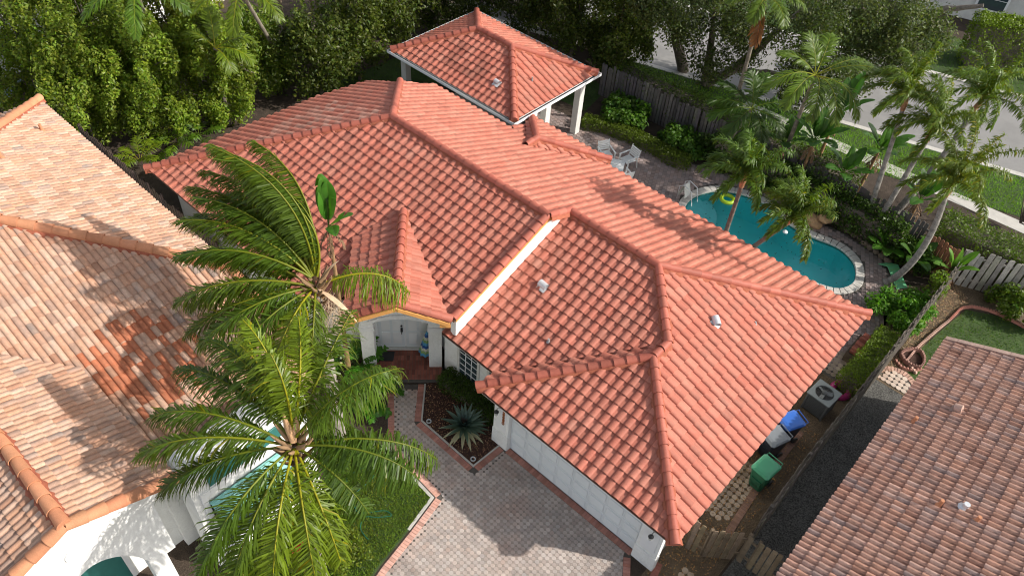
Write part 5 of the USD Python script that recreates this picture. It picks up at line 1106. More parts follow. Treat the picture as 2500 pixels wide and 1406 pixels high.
banana('banana plant with upright leaves in front of the road grass', at(2140, 365, 2.7)[:2], r, [(80, 75, 1.1, .36, .5), (40, 55, 1.1, .4, .9), (0, 35, 1.2, .4, 1.2), (140, 50, 1.1, .4, 1.1), (190, 45, 1.2, .42, 1.2), (230, 30, 1.1, .4, 1.5), (280, 35, 1.1, .4, 1.4), (320, 40, 1.0, .38, 1.3)], 2.6, (.85, .95, .8), stems=(.1, .1, 0))
banana('banana plant between the two leaning palm trunks', at(2245, 490, 2.0)[:2], r, [(60, 70, 1.2, .42, .6), (10, 50, 1.2, .42, 1.0), (110, 60, 1.1, .4, .8), (160, 40, 1.1, .4, 1.2), (230, 30, 1.0, .4, 1.5), (300, 35, 1.1, .4, 1.4)], 2.0, (.7, .85, .75))
banana('large dark banana leaf clump touching the arching palm', at(2045, 275, 3.4)[:2], r, [(25, 55, 1.6, .5, .6), (70, 65, 1.3, .45, .5), (340, 40, 1.3, .42, 1.2), (200, 40, 1.2, .4, 1.2)], 3.3, (.6, .75, .7), torn=.2)
banana('low broad-leaved plant at the foot of the curved palm trunk', at(2170, 592, .7)[:2], r, [(170, 35, .8, .34, 1.3), (210, 30, .8, .34, 1.4), (250, 30, .85, .34, 1.4), (290, 30, .9, .36, 1.4), (330, 35, .9, .36, 1.3), (20, 45, .8, .34, 1.0), (90, 60, .8, .3, .8), (140, 50, .8, .32, 1.0)], .35, (1.0, 1.15, .8), torn=.1)
banana('broad-leaved plant right of the curved palm trunk, by the brown fence', at(2238, 622, .8)[:2], r, [(230, 35, .9, .36, 1.4), (280, 30, .95, .36, 1.5), (320, 35, .9, .36, 1.3), (10, 45, .9, .34, 1.0), (60, 65, .9, .3, .6), (170, 45, .9, .34, 1.1)], .5, (.95, 1.05, .8), torn=.1)
banana('dark banana clump below the arching palm, left of the taller one', at(1915, 345, 2.2)[:2], r, [(70, 70, 1.1, .4, .6), (20, 50, 1.1, .4, 1.0), (150, 50, 1.1, .4, 1.1), (200, 35, 1.0, .4, 1.4), (260, 30, 1.0, .4, 1.5), (320, 35, 1.1, .4, 1.4)], 2.1, (.62, .75, .7))
banana('dark banana clump above the right pool palm crown', at(2060, 420, 1.9)[:2], r, [(70, 70, 1.1, .4, .6), (20, 50, 1.1, .4, 1.0), (150, 50, 1.1, .4, 1.1), (200, 35, 1.0, .4, 1.4), (260, 30, 1.0, .4, 1.5), (320, 35, 1.1, .4, 1.4)], 1.8, (.7, .85, .75))
banana('young bright banana plant in front of the brown fence panel', at(2295, 705)[:2], r, [(10, 45, .95, .26, 1.1), (60, 70, .9, .24, .5), (130, 55, .8, .24, .8), (330, 35, .8, .24, 1.4), (180, 30, .8, .26, 1.3)], 1.0, (1.5, 1.5, .9), torn=.1, sr=.06)
banana('banana leaves standing up behind the feather palm crown', (-6.5, -7.2), r, [(75, 72, 1.3, .42, .3), (40, 68, 1.2, .42, .4), (110, 75, 1.1, .36, .3), (340, 40, .9, .36, 1.2), (300, 30, .8, .3, 1.4), (95, 66, 1.3, .42, .3)], 6.6, (.9, 1.2, .8), torn=.25, stems=(0, 0, 0))
# agave rosette
ag = Thing('agave', 'grey green agave rosette with pale dry lower leaves in the mulch bed', 'plant', at(1133, 1052, 0)); c = ag.loc + [0, 0, .12]
for k in range(62):
    a = k * 2.39996; q = k / 61; el = math.radians(84 - 76 * q ** .8); ln = .38 + .46 * min(1, q * 2.2); d = dirn(a, el); P_, D_ = curve(c + [0, 0, .14 * (1 - q)], d, ln, 7, .25 + .35 * q, 0)
    sd = np.cross(D_, [0, 0, 1.0]); sd /= np.linalg.norm(sd, axis=1, keepdims=True) + 1e-9; up = np.cross(sd, D_); w = .066 * np.array([.75, .95, 1.0, 1.0, .92, .72, .4, .02])
    V = np.vstack([P_ - sd * w[:, None] + up * w[:, None] * .45, P_, P_ + sd * w[:, None] + up * w[:, None] * .45]); m = 8
    dry = q > .7 and math.cos(a - math.atan2(-.775, .63)) > .1
    tn = np.array([4.6, 2.7, 2.1]) if dry else np.array([.55 + .75 * q, .62 + .6 * q, .75 + .2 * q]) * (1 + .1 * r.normal())
    if k < 5: tn = np.array([.75, .35, .4])
    ag.part('leaf', MB().add(V, [[o + i, o + i + 1, o + m + i + 1, o + m + i] for o in (0, m) for i in range(7)], tn, smooth=True), L['agave'], label='dry pale leaf' if dry else None)
# red bromeliads and low plants by the left house
for u, v, lab in ((725, 1332, 'small red bromeliad on the lawn edge'), (575, 1396, 'red leaved plant at the bottom edge under the palm fronds')):
    c = at(u, v, .1); t = Thing('red_bromeliad', lab, 'plant', (c[0], c[1], 0))
    for k in range(14): paddle(t, r, (c[0], c[1], .06), dirn(k * 2.4, .5 + .5 * r.random()), .26, .05, .9, (1, 1, 1), .05, torn=0, wind=0, mat_='red')
for u, v, lab in ((560, 1340, 'yellow green shrub against the white wall, left of the palm trunk'), (690, 1290, 'shrub at the foot of the wall below the teal louvre'), (790, 1215, 'low shrub at the corner of the white wall'), (840, 1330, 'low yellow green shrub on the lawn by the palm trunk')):
    c = at(u, v, .35); shrub('foundation_shrub', lab, 'shrub', heap(c[0] + .2, c[1], .5, .6, .7, 12, r), r, 1500, .26, .09, (1.4, 1.3, .7))
# grass blades
def blades(poly, n, hgt, r, tone=(1, 1, 1), dry=.1):
    g = shapely.prepared.prep(poly); x0, y0, x1, y1 = poly.bounds; P = np.empty((0, 2))
    while len(P) < n:
        q = np.stack([x0 + (x1 - x0) * r.random(n), y0 + (y1 - y0) * r.random(n)], 1); P = np.vstack([P, q[shapely.contains_xy(poly, q[:, 0], q[:, 1])]])
    P = P[:n]; a = r.random(n) * 2 * PI; d = np.stack([np.cos(a), np.sin(a)], 1); h = hgt * (.5 + .8 * r.random(n)); w = .010 + .008 * r.random(n); ln = .9 * r.random(n)[:, None] * h[:, None]
    b = np.c_[P, np.full(n, .012)]; s_ = np.c_[-d[:, 1], d[:, 0], np.zeros(n)] * w[:, None]; tip = np.c_[P + d * ln, .012 + h]
    nz = meshkit.noise(np.c_[P * 1.1, np.zeros(n)]); tn = (1 + .22 * r.normal(size=(n, 1))) * (.75 + .5 * nz[:, None]) * np.asarray(tone); dr = (r.random(n) < dry + .25 * (nz < .35))[:, None]
    tn = np.where(dr, tn * np.array([2.6, 1.35, 1.3]), tn)
    return MB().add(np.stack([b - s_, b + s_, tip], 1).reshape(-1, 3), np.arange(3 * n).reshape(-1, 3), np.clip(np.repeat(tn, 3, 0), .2, 3))
solo('grass', blades(FRONT.buffer(-.05), 46000, .055, r, (1.85, 1.4, 1.2), .2), L['grass'], 'short green lawn grass beside the driveway', 'grass', kind='stuff')
solo('grass', blades(LAWN2, 16000, .05, r, (.9, 1, .8)), L['grass'], 'mown grass inside the scalloped brick edging', 'grass', kind='stuff')
solo('grass', blades(VERGE, 45000, .09, r, (2.2, 2.1, .9), 0), L['grass'], 'bright green grass verge along the road', 'grass', kind='stuff')
solo('grass', blades(FARLAWN.intersection(Polygon([(-20, 20), (14, 20), (14, 45), (-20, 45)])), 12000, .10, r, (1.3, 1.4, .9), 0), L['grass'], 'grass strip on the far side of the road', 'grass', kind='stuff')
solo('grass', blades(backlawn, 8000, .07, r, (.8, .9, .8), 0), L['grass'], 'shaded grass left of the pavilion', 'grass', kind='stuff')
def litter(poly, n, r, cols, size=.05):
    x0, y0, x1, y1 = poly.bounds; P = np.empty((0, 2))
    while len(P) < n:
        q = np.stack([x0 + (x1 - x0) * r.random(n), y0 + (y1 - y0) * r.random(n)], 1); P = np.vstack([P, q[shapely.contains_xy(poly, q[:, 0], q[:, 1])]])
    return leafcloud(np.c_[P[:n], np.full(n, .03)], r, n, (.01, .01, .01), size, (1, 1, 1), upbias=2.5, ctone=np.array(cols)[r.integers(0, len(cols), n)])
solo('mulch_chips', litter(BED, 3500, r, [(.5, .35, .3), (.9, .6, .5), (.35, .25, .2), (1.5, 1.1, .9)], .04), L['twig'], 'dark bark chips of the front bed', 'mulch', kind='stuff')
solo('leaf_litter', litter(Polygon([(6.5, 5.7), (7.0, 7), (7.2, 10), (7.5, 12), (6.7, 12.5)]), 2600, r, [(1, .9, .75), (.5, .4, .3), (1.6, 1.5, 1.3)], .05), L['twig'], 'dry leaves and shell gravel beyond the side fence', 'leaf litter', kind='stuff')
solo('leaf_litter', litter(Polygon([(4.8, -6.1), (6.1, -5.2), (6.2, 2.0), (4.8, 2)]), 3000, r, [(1.1, .8, .45), (.6, .4, .25), (1.5, 1.1, .6)], .045), L['twig'], 'brown leaves and gravel beside the garage wall', 'leaf litter', kind='stuff')
# ------------------------------------------------ fences, each board its own piece
r = np.random.default_rng(51)
def fence(name, label, line, h, r, bw=.14, gap=.02, tone=(1, 1, 1), alt=.0, thick=.022, skip=0.0, vary=.03, rails=2, lean=.0, var=.16):
    line = np.array([[*p, 0][:2] for p in line], float); t = Thing(name, label, 'fence', (*line.mean(0), 0)); flip = 0
    for a, b in zip(line[:-1], line[1:]):
        d = unit(b - a); n2 = np.array([-d[1], d[0]]); Ln = np.linalg.norm(b - a); R = np.array([[d[0], n2[0], 0], [d[1], n2[1], 0], [0, 0, 1]])
        for k in range(int(Ln / (bw + gap))):
            flip ^= 1
            if r.random() < skip: continue
            hh = h * (1 + vary * r.normal()); o = alt * (1 if flip else -1); tl = lean * r.normal()
            mb = MB(); w = bw * (1 + .05 * r.normal()); v = np.array([(0, 0), (w, 0), (w, hh - .03), (w - .03, hh), (.03, hh), (0, hh - .03)]); v[:, 0] += tl * v[:, 1]
            m = len(v); V = np.vstack([np.c_[v[:, 0], np.full(m, o - thick / 2), v[:, 1]], np.c_[v[:, 0], np.full(m, o + thick / 2), v[:, 1]]])
            V = V @ R.T + [*(a + d * k * (bw + gap)), .02]; F = [[0, i, i + 1] for i in range(1, m - 1)] + [[m, m + i + 1, m + i] for i in range(1, m - 1)]
            for i in range(m): j = (i + 1) % m; F += [[i, m + i, m + j], [i, m + j, j]]
            tn = np.asarray(tone) * (1 + var * r.normal()) * np.array([1, 1 + .03 * r.normal(), 1 + .05 * r.normal()])
            t.part('board', mb.add(V, np.array(F), np.clip(tn, .2, 2)), L['fence'])
        for z in np.linspace(.35, h - .3, rails):
            t.part('rail', MB().box((0, -.02 if alt else .02, z - .04), (Ln, .02 if alt else .06, z + .04), R=R, o=(*a, 0), tone=np.asarray(tone) * .8), L['fence'])
        for k in np.arange(0, Ln, 2.4): t.part('post', MB().box((-.045, -.045 + (0 if alt else .08), 0), (.045, .045 + (0 if alt else .08), h - .05), R=R, o=(*(a + d * k), 0), tone=np.asarray(tone) * .8), L['fence'])
    return t
fence('board_fence', 'weathered grey board fence between the pool planting and the street', [(-11.5, 12.65), (-5.8, 12.75), (-1.0, 12.95), (4.9, 12.75)], 1.75, r, tone=(.48, .48, .5), gap=.03, lean=.012)
fence('brown_fence_panel', 'reddish brown fence panel behind the young banana plant', [(4.95, 12.6), (6.35, 12.35)], 1.55, r, tone=(1.5, .72, .42), gap=.03)
fence('picket_fence', 'silvery grey fence of wide boards at the right edge', [(6.45, 12.38), (8.3, 13.15), (10.6, 14.0)], 1.75, r, bw=.19, gap=.06, tone=(1.5, 1.5, 1.5), lean=.01)
fence('side_fence', 'narrow weathered side fence running from the garden corner past the gravel strip', [(6.50, 12.3), (6.46, 6.0), (6.44, 3.0), (6.42, 0.0), (6.48, -3.1)], 1.5, r, alt=.05, gap=.03, tone=(.85, .8, .75), lean=.015)
fence('dark_side_fence', 'dark brown slatted fence in the gap between the two houses on the left', [(-22.5, -7.75), (-12.6, -7.75)], 2.15, r, tone=(.34, .26, .22), gap=.05)
fence('rear_fence', 'shaded board fence behind the dark hedge trees', [(-23.2, 1.0), (-23.0, 15.3), (-12.0, 15.8)], 1.8, r, tone=(.7, .62, .55))
g1, g2, g3, g4 = [at(*p, 1.5)[:2] for p in ((1743, 1297), (1832, 1306), (1857, 1326), (1930, 1370))]
fence('wooden_gate', 'pale brown wooden gate of spaced boards at the end of the side yard', [at(1700, 1275, 1.5)[:2], g1, g2, g3, g4], 1.5, r, bw=.13, gap=.045, tone=(1.15, .92, .68), var=.08)

# ------------------------------------------------ side yard
def cart(label, pos, rot, body, lid, r):
    t = Thing('wheeled_bin', label, 'bin', (*pos, 0), rot)
    def ring(w, d, z, k=.06): return np.array([(-w / 2 + k, -d / 2, z), (w / 2 - k, -d / 2, z), (w / 2, -d / 2 + k, z), (w / 2, d / 2 - k, z), (w / 2 - k, d / 2, z), (-w / 2 + k, d / 2, z), (-w / 2, d / 2 - k, z), (-w / 2, -d / 2 + k, z)])
    def loft(rings, tone, mb=None):
        mb = mb or MB(); V = np.vstack(rings); n = 8; F = []
        for a in range(len(rings) - 1):
            for i in range(n): j = (i + 1) % n; F += [[a * n + i, a * n + j, (a + 1) * n + j], [a * n + i, (a + 1) * n + j, (a + 1) * n + i]]
        q = (len(rings) - 1) * n; F += [[q, q + i, q + i + 1] for i in range(1, n - 1)] + [[0, i + 1, i] for i in range(1, n - 1)]
        return mb.add(V, np.array(F), tone)
    bt = np.array(body); lt = np.array(lid)
    t.part('body', loft([ring(.44, .46, .06), ring(.50, .56, .45), ring(.57, .68, .92), ring(.60, .72, .93), ring(.60, .72, .98)], bt), L['plastic'], local=True)
    t.part('front_panel', MB().box((-.17, -.335, .42), (.17, -.305, .62), tone=bt * .8).box((-.12, -.325, .30), (.12, -.30, .40), tone=bt * .55), L['plastic'], local=True)
    t.part('lid', loft([ring(.64, .76, .985), ring(.64, .76, 1.02), ring(.56, .62, 1.07, .1), ring(.42, .44, 1.085, .1)], lt), L['plastic'], local=True)
    t.part('handle', MB().tube([(-.26, .37, 1.0), (-.26, .47, 1.03), (.26, .47, 1.03), (.26, .37, 1.0)], .018, 7, tone=lt), L['plastic'], local=True)
    for s_ in (-1, 1): t.part('wheel', MB().lathe([(0, -.03), (.11, -.03), (.125, -.015), (.125, .015), (.11, .03), (0, .03)], 16, (s_ * .26, .27, .125), R=np.array([[0, 0, 1.], [0, 1., 0], [-1., 0, 0]]), tone=(.06, .06, .06)), L['plastic'], local=True)
    return t
cart('green wheeled bin standing alone below the roof edge', at(1872, 1138, 1.05)[:2] , -.12, (.03, .22, .11), (.10, .48, .26), r)
cart('dark bin with a bright blue lid beside the air conditioner', at(1941, 1030, 1.05)[:2] + [-.12, 0], -.45, (.03, .035, .06), (.05, .20, .75), r)
cart('dark bin with a grey lid between the blue and the green one', at(1903, 1068, 1.05)[:2] + [-.12, 0], -.35, (.03, .035, .05), (.28, .31, .34), r)
k4 = [at(*p, .86) for p in ((2006, 928), (2050, 959), (2023, 993), (1975, 956))]; cen = np.mean(k4, 0); rot = math.atan2(*(k4[1] - k4[0])[[1, 0]])
ac = Thing('air_conditioner', 'grey air conditioner condenser with a fan on top beside the house', 'air conditioner', (cen[0], cen[1], 0), rot)
ac.part('cabinet', MB().box((-.36, -.36, .04), (.36, .36, .80), tone=(.055, .06, .06)), L['plastic'], local=True)
for s_ in range(4):
    R = rotz(s_ * PI / 2)
    for k in range(11): ac.part('louvre', MB().box((-.33, -.385, .09 + .063 * k), (.33, -.362, .125 + .063 * k), R=R, tone=(.14, .15, .15)), L['plastic'], local=True)
    ac.part('corner_post', MB().box((.335, -.39, .0), (.39, -.335, .82), R=R, tone=(.16, .17, .17)), L['plastic'], local=True)
hole = Polygon([(-.39, -.39), (.39, -.39), (.39, .39), (-.39, .39)]).buffer(.03).difference(Point(0, 0).buffer(.30))
ac.part('top_panel', MB().prism(hole, .815, .86, tone=(.30, .34, .34)), L['plastic'], local=True)
ac.part('fan_well', MB().prism(Point(0, 0).buffer(.31), .79, .806, tone=(.02, .02, .02)), L['plastic'], local=True)
fan = ac.part('fan', MB().lathe([(0, .90), (.09, .90), (.1, .87), (.1, .82), (0, .82)], 14, tone=(.10, .11, .11)), L['plastic'], local=True)
for k in range(3): ac.part('blade', MB().box((.09, -.07, -.006), (.28, .07, .006), R=rotz(.6 + k * 2.094) @ np.array([[1, 0, 0], [0, .9, -.43], [0, .43, .9]]), o=(0, 0, .845), tone=(.35, .38, .38)), L['plastic'], parent=fan, local=True)
gm = MB()
for rr in np.linspace(.10, .30, 6): a = np.linspace(0, 2 * PI, 33); gm.tube(np.c_[rr * np.cos(a), rr * np.sin(a), np.full(33, .905 - .12 * rr)], .0035, 4, tone=(.12, .12, .12), cap=False)
for k in range(8): a = k * PI / 4; gm.tube([(.1 * math.cos(a), .1 * math.sin(a), .90), (.32 * math.cos(a), .32 * math.sin(a), .862)], .004, 4, tone=(.12, .12, .12))
ac.part('grille', gm, L['plastic'], local=True)
def torus(t, c, R, rr, tone, tilt=(0, 0, 1)):
    a, b_ = np.meshgrid(np.arange(28) * 2 * PI / 28, np.arange(12) * 2 * PI / 12, indexing='ij'); z = unit(tilt); x = unit(np.cross(z, [0, 1, .1])); y = np.cross(z, x)
    V = (((R + rr * np.cos(b_))[..., None]) * (np.cos(a)[..., None] * x + np.sin(a)[..., None] * y) + (rr * np.sin(b_))[..., None] * z).reshape(-1, 3) + c
    i, j = np.meshgrid(np.arange(28), np.arange(12), indexing='ij'); q = np.stack([i * 12 + j, ((i + 1) % 28) * 12 + j, ((i + 1) % 28) * 12 + (j + 1) % 12, i * 12 + (j + 1) % 12], -1).reshape(-1, 4)
    t.part('tube', MB().add(V, q, tone, smooth=True), L['plastic']); t.part('valve', MB().lathe([(0, 0), (.02, 0), (.02, .03), (0, .03)], 8, np.array(c) + x * R + z * rr), L['plastic'])
c = at(2052, 953, .12); torus(Thing('swim_ring', 'magenta inflatable swim ring on the ground by the box hedge', 'swim ring', (c[0], c[1], 0)), c, .27, .11, (.55, .03, .22), (.1, -.25, 1))
c = at(1776, 486, -.06); torus(Thing('swim_ring', 'lime green inflatable ring floating in the pool', 'swim ring', (c[0], c[1], -.1)), c, .27, .085, (.50, .75, .03))
c = np.array([5.50, 6.15, 0]); st = Thing('spare_tile_stack', 'stack of spare red barrel tiles between the roof edge and the box hedge', 'tile stack', c)
for k, (dx, dy, dz) in enumerate(((0, -.36, 0), (0, -.36, .035), (0, -.05, .0), (0, -.05, .035), (0, .26, 0), (0, .26, .035), (.04, .40, .16), (.0, -.36, .07), (0, -.05, .07))):
    V, N, F = tile_template(.34, .42, .085, .02); V = V @ np.array([[0, -1, 0], [1, 0, 0], [0, 0, 1]]) ; N = N @ np.array([[0, -1, 0], [1, 0, 0], [0, 0, 1]])
    V = V[:, [0, 1, 2]] * [1, 1, 1]; st.part('tile', MB().raw(V + c + [dx - .2, dy + .17, dz + .42], N, F, np.array([.8, .72, .7]) * (1 + .06 * r.normal())), L['tile_red'])
st.part('pallet', MB().box(c + [-.28, -.6, 0], c + [.28, .6, .42], tone=(.5, .4, .3)), L['fence'])
octs = []
for poly in (Polygon([(4.85, 4.6), (5.75, 4.6), (5.75, 5.9), (4.85, 5.9)]), Polygon([(4.9, -3.0), (5.55, -3.0), (5.7, -.6), (4.9, -.6)]), Polygon([(5.3, -6.6), (6.4, -6.6), (6.0, -4.9), (5.45, -5.0)])):
    x0, y0, x1, y1 = poly.bounds
    for i in range(20):
        for j in range(16):
            q = (x0 + (i + .5) * .19, y0 + (j + .5) * .19)
            if poly.contains(Point(q)): octs.append(oct_(*q, .097))
sp = solo('side_path', MB().prism(Polygon([(4.8, 4.5), (5.8, 4.5), (5.8, 6.0), (4.8, 6.0)]), 0, .012), L['joint'], kind='structure').GetPath().pathString
put_pieces(sp, 'paver', 'paving', octs, .026, L['paver'], lambda c, j: (.95 + .12 * j[0]) * np.array([1, .95, .82]))
ed = course([(5.78, 1.7), (5.80, -.2)], -1, .22, .105) + course([(5.78, -.75), (5.98, -3.2)], -1, .22, .105) + course([(5.02, -5.3), (5.5, -7.2)], -1, .2, .1)
put_pieces(sp, 'brick', 'bricks', ed, .034, L['brick'], lambda c, j: (.62 + .08 * j[0]) * (np.array([1, 1.25, 1.2]) if c[1] > -4.5 else np.array([1.3, 1.1, 1.1])))
solo('plank', MB().box((-.2, -.14, 0), (.2, .14, .03), R=rotz(.5), o=(*at(1738, 1182, .05)[:2], .05), tone=(.8, .7, .68)), L['fence'], 'short dark plank on the ground under the roof edge', 'plank')

# ------------------------------------------------ right neighbour's garden
def scallops(t, line, r, tone, ln=.30, h=.13):
    g = LineString(line); n = max(2, int(g.length / ln))
    for k in range(n):
        a, b_ = np.array(g.interpolate(k * g.length / n).coords[0]), np.array(g.interpolate((k + .97) * g.length / n).coords[0]); d = b_ - a; Lx = np.linalg.norm(d); d /= Lx; n2 = np.array([-d[1], d[0]])
        x = np.linspace(0, Lx, 13); top = h - .05 + .05 * np.abs(np.sin(PI * 3 * x / Lx)) ** .6; pl_ = Polygon(np.vstack([[0, 0], [Lx, 0], np.c_[x, top][::-1]]))
        V, N, F, T = MB().prism(pl_, -.035, .035, bottom=True).get(); R = np.array([[d[0], 0, n2[0]], [d[1], 0, n2[1]], [0, 1, 0]])
        t.part('edging_stone', MB().raw(V @ R.T + [*a, .01 + .006 * r.normal()], N @ R.T, F, np.asarray(tone) * (1 + .08 * r.normal())), L['brick'])
t = Thing('scalloped_edging', 'scalloped concrete edging round the small lawn of the right neighbour', 'edging', (7.3, 9, 0))
scallops(t, [(7.45, 6.85), (6.95, 7.1), (6.98, 8.2), (7.18, 9.6), (7.3, 10.3)], r, (1.25, 1.75, 1.85)); scallops(t, [(7.3, 10.3), (7.38, 11.2), (7.6, 11.65), (8.1, 11.95), (8.7, 12.07), (9.6, 12.1), (10.8, 12.0), (13, 11.7)], r, (1.2, 1.1, 1.1))
c = at(2230, 873, .1); t = Thing('ring_planter', 'empty rounded planter ring of scalloped stones in the neighbour garden', 'planter', (c[0], c[1], 0))
scallops(t, [(c[0] + .40 * math.cos(a) * (1 + .12 * math.cos(3 * a + 2)), c[1] + .46 * math.sin(a) * (1 + .12 * math.cos(3 * a + 2))) for a in np.linspace(0, 2 * PI, 20)], r, (.75, .9, .95), h=.2)
t.part('soil', MB().prism(Point(c[0], c[1]).buffer(.36), .0, .05), L['mulch'])
t = Thing('low_edging', 'short curved piece of scalloped edging next to the ring planter', 'edging', (7.0, 6.9, 0)); scallops(t, [at(*p)[:2] for p in ((2183, 880), (2195, 897), (2222, 908), (2250, 903))], r, (.85, .9, .9), h=.12)
land = Polygon([(7.1 + .86 * math.cos(a), 5.72 + .98 * math.sin(a)) for a in np.linspace(0, PI, 24)])
ls = solo('paver_landing', MB().prism(land, 0, .016), L['joint'], kind='structure').GetPath().pathString
inn = Polygon([(7.1 + .62 * math.cos(a), 5.72 + .72 * math.sin(a)) for a in np.linspace(0, PI, 24)]); q = [oct_(6.5 + i * .187, 5.8 + j * .187, .098) for i in range(9) for j in range(5) if inn.contains(Point(6.5 + i * .187, 5.8 + j * .187))]
put_pieces(ls, 'paver', 'paving', q, .036, L['paver'], lambda c, j: (1.25 + .08 * j[0]) * np.array([1, .97, .9]))
q = []
for k in range(22):
    a0, a1 = k * PI / 22 + .012, (k + 1) * PI / 22 - .012; e = lambda a, s_: (7.1 + s_ * .86 * math.cos(a), 5.72 + s_ * .98 * math.sin(a)); q.append(np.array([e(a0, .75), e(a0, .99), e(a1, .99), e(a1, .75)]))
put_pieces(ls, 'brick', 'bricks', q, .034, L['brick'], lambda c, j: (1.0 + .12 * j[0]) * np.array([1, 1.3, 1.3]))

# ------------------------------------------------ pool side
def chair(label, pos, face):
    rot = math.atan2(face[1] - pos[1], face[0] - pos[0]) + PI / 2; t = Thing('garden_chair', label, 'chair', (*pos, .02), rot, group='white slatted chairs round the terrace table')
    for k in range(6): t.part('seat_slat', MB().box((-.25, -.27 + .088 * k, .40), (.25, -.20 + .088 * k, .42)), L['furn'], local=True)
    for k in range(5): t.part('back_slat', MB().box((-.25, -.012, 0), (.25, .012, .068), o=(0, .28 + .022 * k, .48 + .085 * k)), L['furn'], local=True)
    for x in (-1, 1):
        t.part('leg', MB().box((x * .29 - .02, -.30, 0), (x * .29 + .02, -.26, .62)), L['furn'], local=True); t.part('leg', MB().tube([(x * .28, .33, 0), (x * .27, .26, .42), (x * .27, .39, .92)], .02, 6), L['furn'], local=True)
        t.part('armrest', MB().box((x * .29 - .03, -.32, .62), (x * .29 + .03, .32, .645)), L['furn'], local=True)
    t.part('seat_frame', MB().box((-.27, -.28, .37), (.27, -.25, .398)).box((-.27, .24, .37), (.27, .27, .398)), L['furn'], local=True)
tc = np.array([-7.12, 8.12])
chair('white slatted chair partly hidden behind the tip of the small red roof', (-7.85, 8.50), tc); chair('white slatted chair on the far side of the terrace table, seen whole', (-6.93, 8.95), tc); chair('white slatted chair nearest the house eave, seen from behind', (-6.33, 7.75), tc)
t = Thing('terrace_table', 'low white slatted table between the garden chairs', 'table', (*tc, .02), .5)
for k in range(8): t.part('slat', MB().box((-.42, -.42 + .106 * k, .42), (.42, -.33 + .106 * k, .445)), L['furn'], local=True)
for x in (-.38, .38):
    for y in (-.38, .38): t.part('leg', MB().box((x - .025, y - .025, 0), (x + .025, y + .025, .418)), L['furn'], local=True)
t.part('rim', MB().box((-.45, -.45, .39), (-.42, .45, .445)).box((.42, -.45, .39), (.45, .45, .445)), L['furn'], local=True)
t = Thing('loose_bench_rail', 'white board leaning at the corner of the small red roof', 'board', at(1485, 396, .5)); t.part('board', MB().box((-.5, -.06, -.02), (.5, .06, .02), R=rotz(.55) @ np.array([[.95, 0, .3], [0, 1, 0], [-.3, 0, .95]]), o=at(1488, 394, .55)), L['furn'])
def rock(c, s, r): 
    m = trimesh.creation.icosphere(2); v = np.array(m.vertices); v *= (.75 + .5 * meshkit.fbm(v * 1.3 + c * 3))[:, None]; return v * s + c, np.array(m.faces)
t = Thing('rock_cascade', 'heap of tan boulders at the pool edge behind the leaning plume palm', 'rocks', (.6, 11.8, 0))
for k in range(16):
    c = np.array([-.05 + 1.5 * r.random(), 11.5 + .5 * r.random(), .12 + .14 * (k // 5)]); s = (.20 + .08 * r.random()) * np.array([1.1, .8, .7]); v, f = rock(c, s, r); t.part('rock', MB().add(v, f, np.array([1.1, .95, .8]) * (1 + .12 * r.normal()), smooth=True), L['rock'])
t = Thing('rock_border', 'dark grey border stones along the planting bed beside the palm trunks', 'rocks', (2.6, 12.3, 0))
for k in range(14):
    q = k / 13; c = np.array([-1.6 + 1.2 * q if k < 6 else 2.2 + 2.0 * (k - 6) / 7, 12.0 + .2 * r.normal() * .5 if k < 6 else 12.25 - .08 * (k - 6), .1]); v, f = rock(c, np.array([.16, .13, .12]) * (.8 + .5 * r.random()), r); t.part('rock', MB().add(v, f, (.38, .42, .48), smooth=True), L['rock'])
# towel over the pool rail
c = np.array([-3.75, 8.95, 0]); t = Thing('pool_rail', 'curved handrail at the pool steps', 'handrail', c)
for dy in (-.22, .22): t.part('rail', MB().tube([c + [-.35, dy, 0], c + [-.35, dy, .7], c + [-.15, dy, .85], c + [.25, dy, .7], c + [.42, dy, .05]], .02, 8), L['galv'])
k = np.linspace(-1, 1, 13); prof = np.c_[c[0] - .17 + .16 * k, .80 - .62 * np.abs(k) ** 2.2]; V = np.vstack([np.c_[prof[:, 0] + .02 * np.sin(9 * k + y * 30), np.full(13, c[1] + y), prof[:, 1]] for y in np.linspace(-.22, .22, 9)])
solo('towel', MB().add(V, [[a * 13 + i, (a + 1) * 13 + i, (a + 1) * 13 + i + 1, a * 13 + i + 1] for a in range(8) for i in range(12)], smooth=True), L['offwhite'], 'greyish white towel hanging over the pool handrail', 'towel')
c = at(1917, 567, -.08); t = Thing('chlorine_float', 'small white and blue float drifting in the pool', 'pool float', (c[0], c[1], -.1)); t.part('body', MB().lathe([(0, .08), (.06, .08), (.11, .03), (.11, 0), (0, -.01)], 14, c), L['furn'])
q = np.array([*pool_in.bounds]); P_ = np.array([[q[0] + (q[2] - q[0]) * a, q[1] + (q[3] - q[1]) * b_, -.094] for a, b_ in r.random((160, 2))]); P_ = P_[shapely.contains_xy(pool_in.buffer(-.1), P_[:, 0], P_[:, 1])]
solo('floating_leaves', leafcloud(P_, r, len(P_), (.01, .01, .001), .06, (.25, .22, .3), upbias=9), L['leaf'], 'dark leaves floating on the pool water', 'leaves', kind='stuff')
pts = [at(*p, z) for p, z in (((2158, 642), .10), ((2180, 648), .16), ((2188, 668), .05), ((2196, 690), .08), ((2203, 704), .03))]; a = np.array(pts); sd = unit(np.cross(a[-1] - a[0], [0, 0, 1])); tt = np.linspace(0, 4, 17); C_ = np.stack([np.interp(tt, range(5), a[:, i]) for i in range(3)], 1)
V = np.vstack([C_ - sd * .24, C_ + sd * .24, C_ - sd * .24 - [0, 0, .03], C_ + sd * .24 - [0, 0, .03]]); n = 17
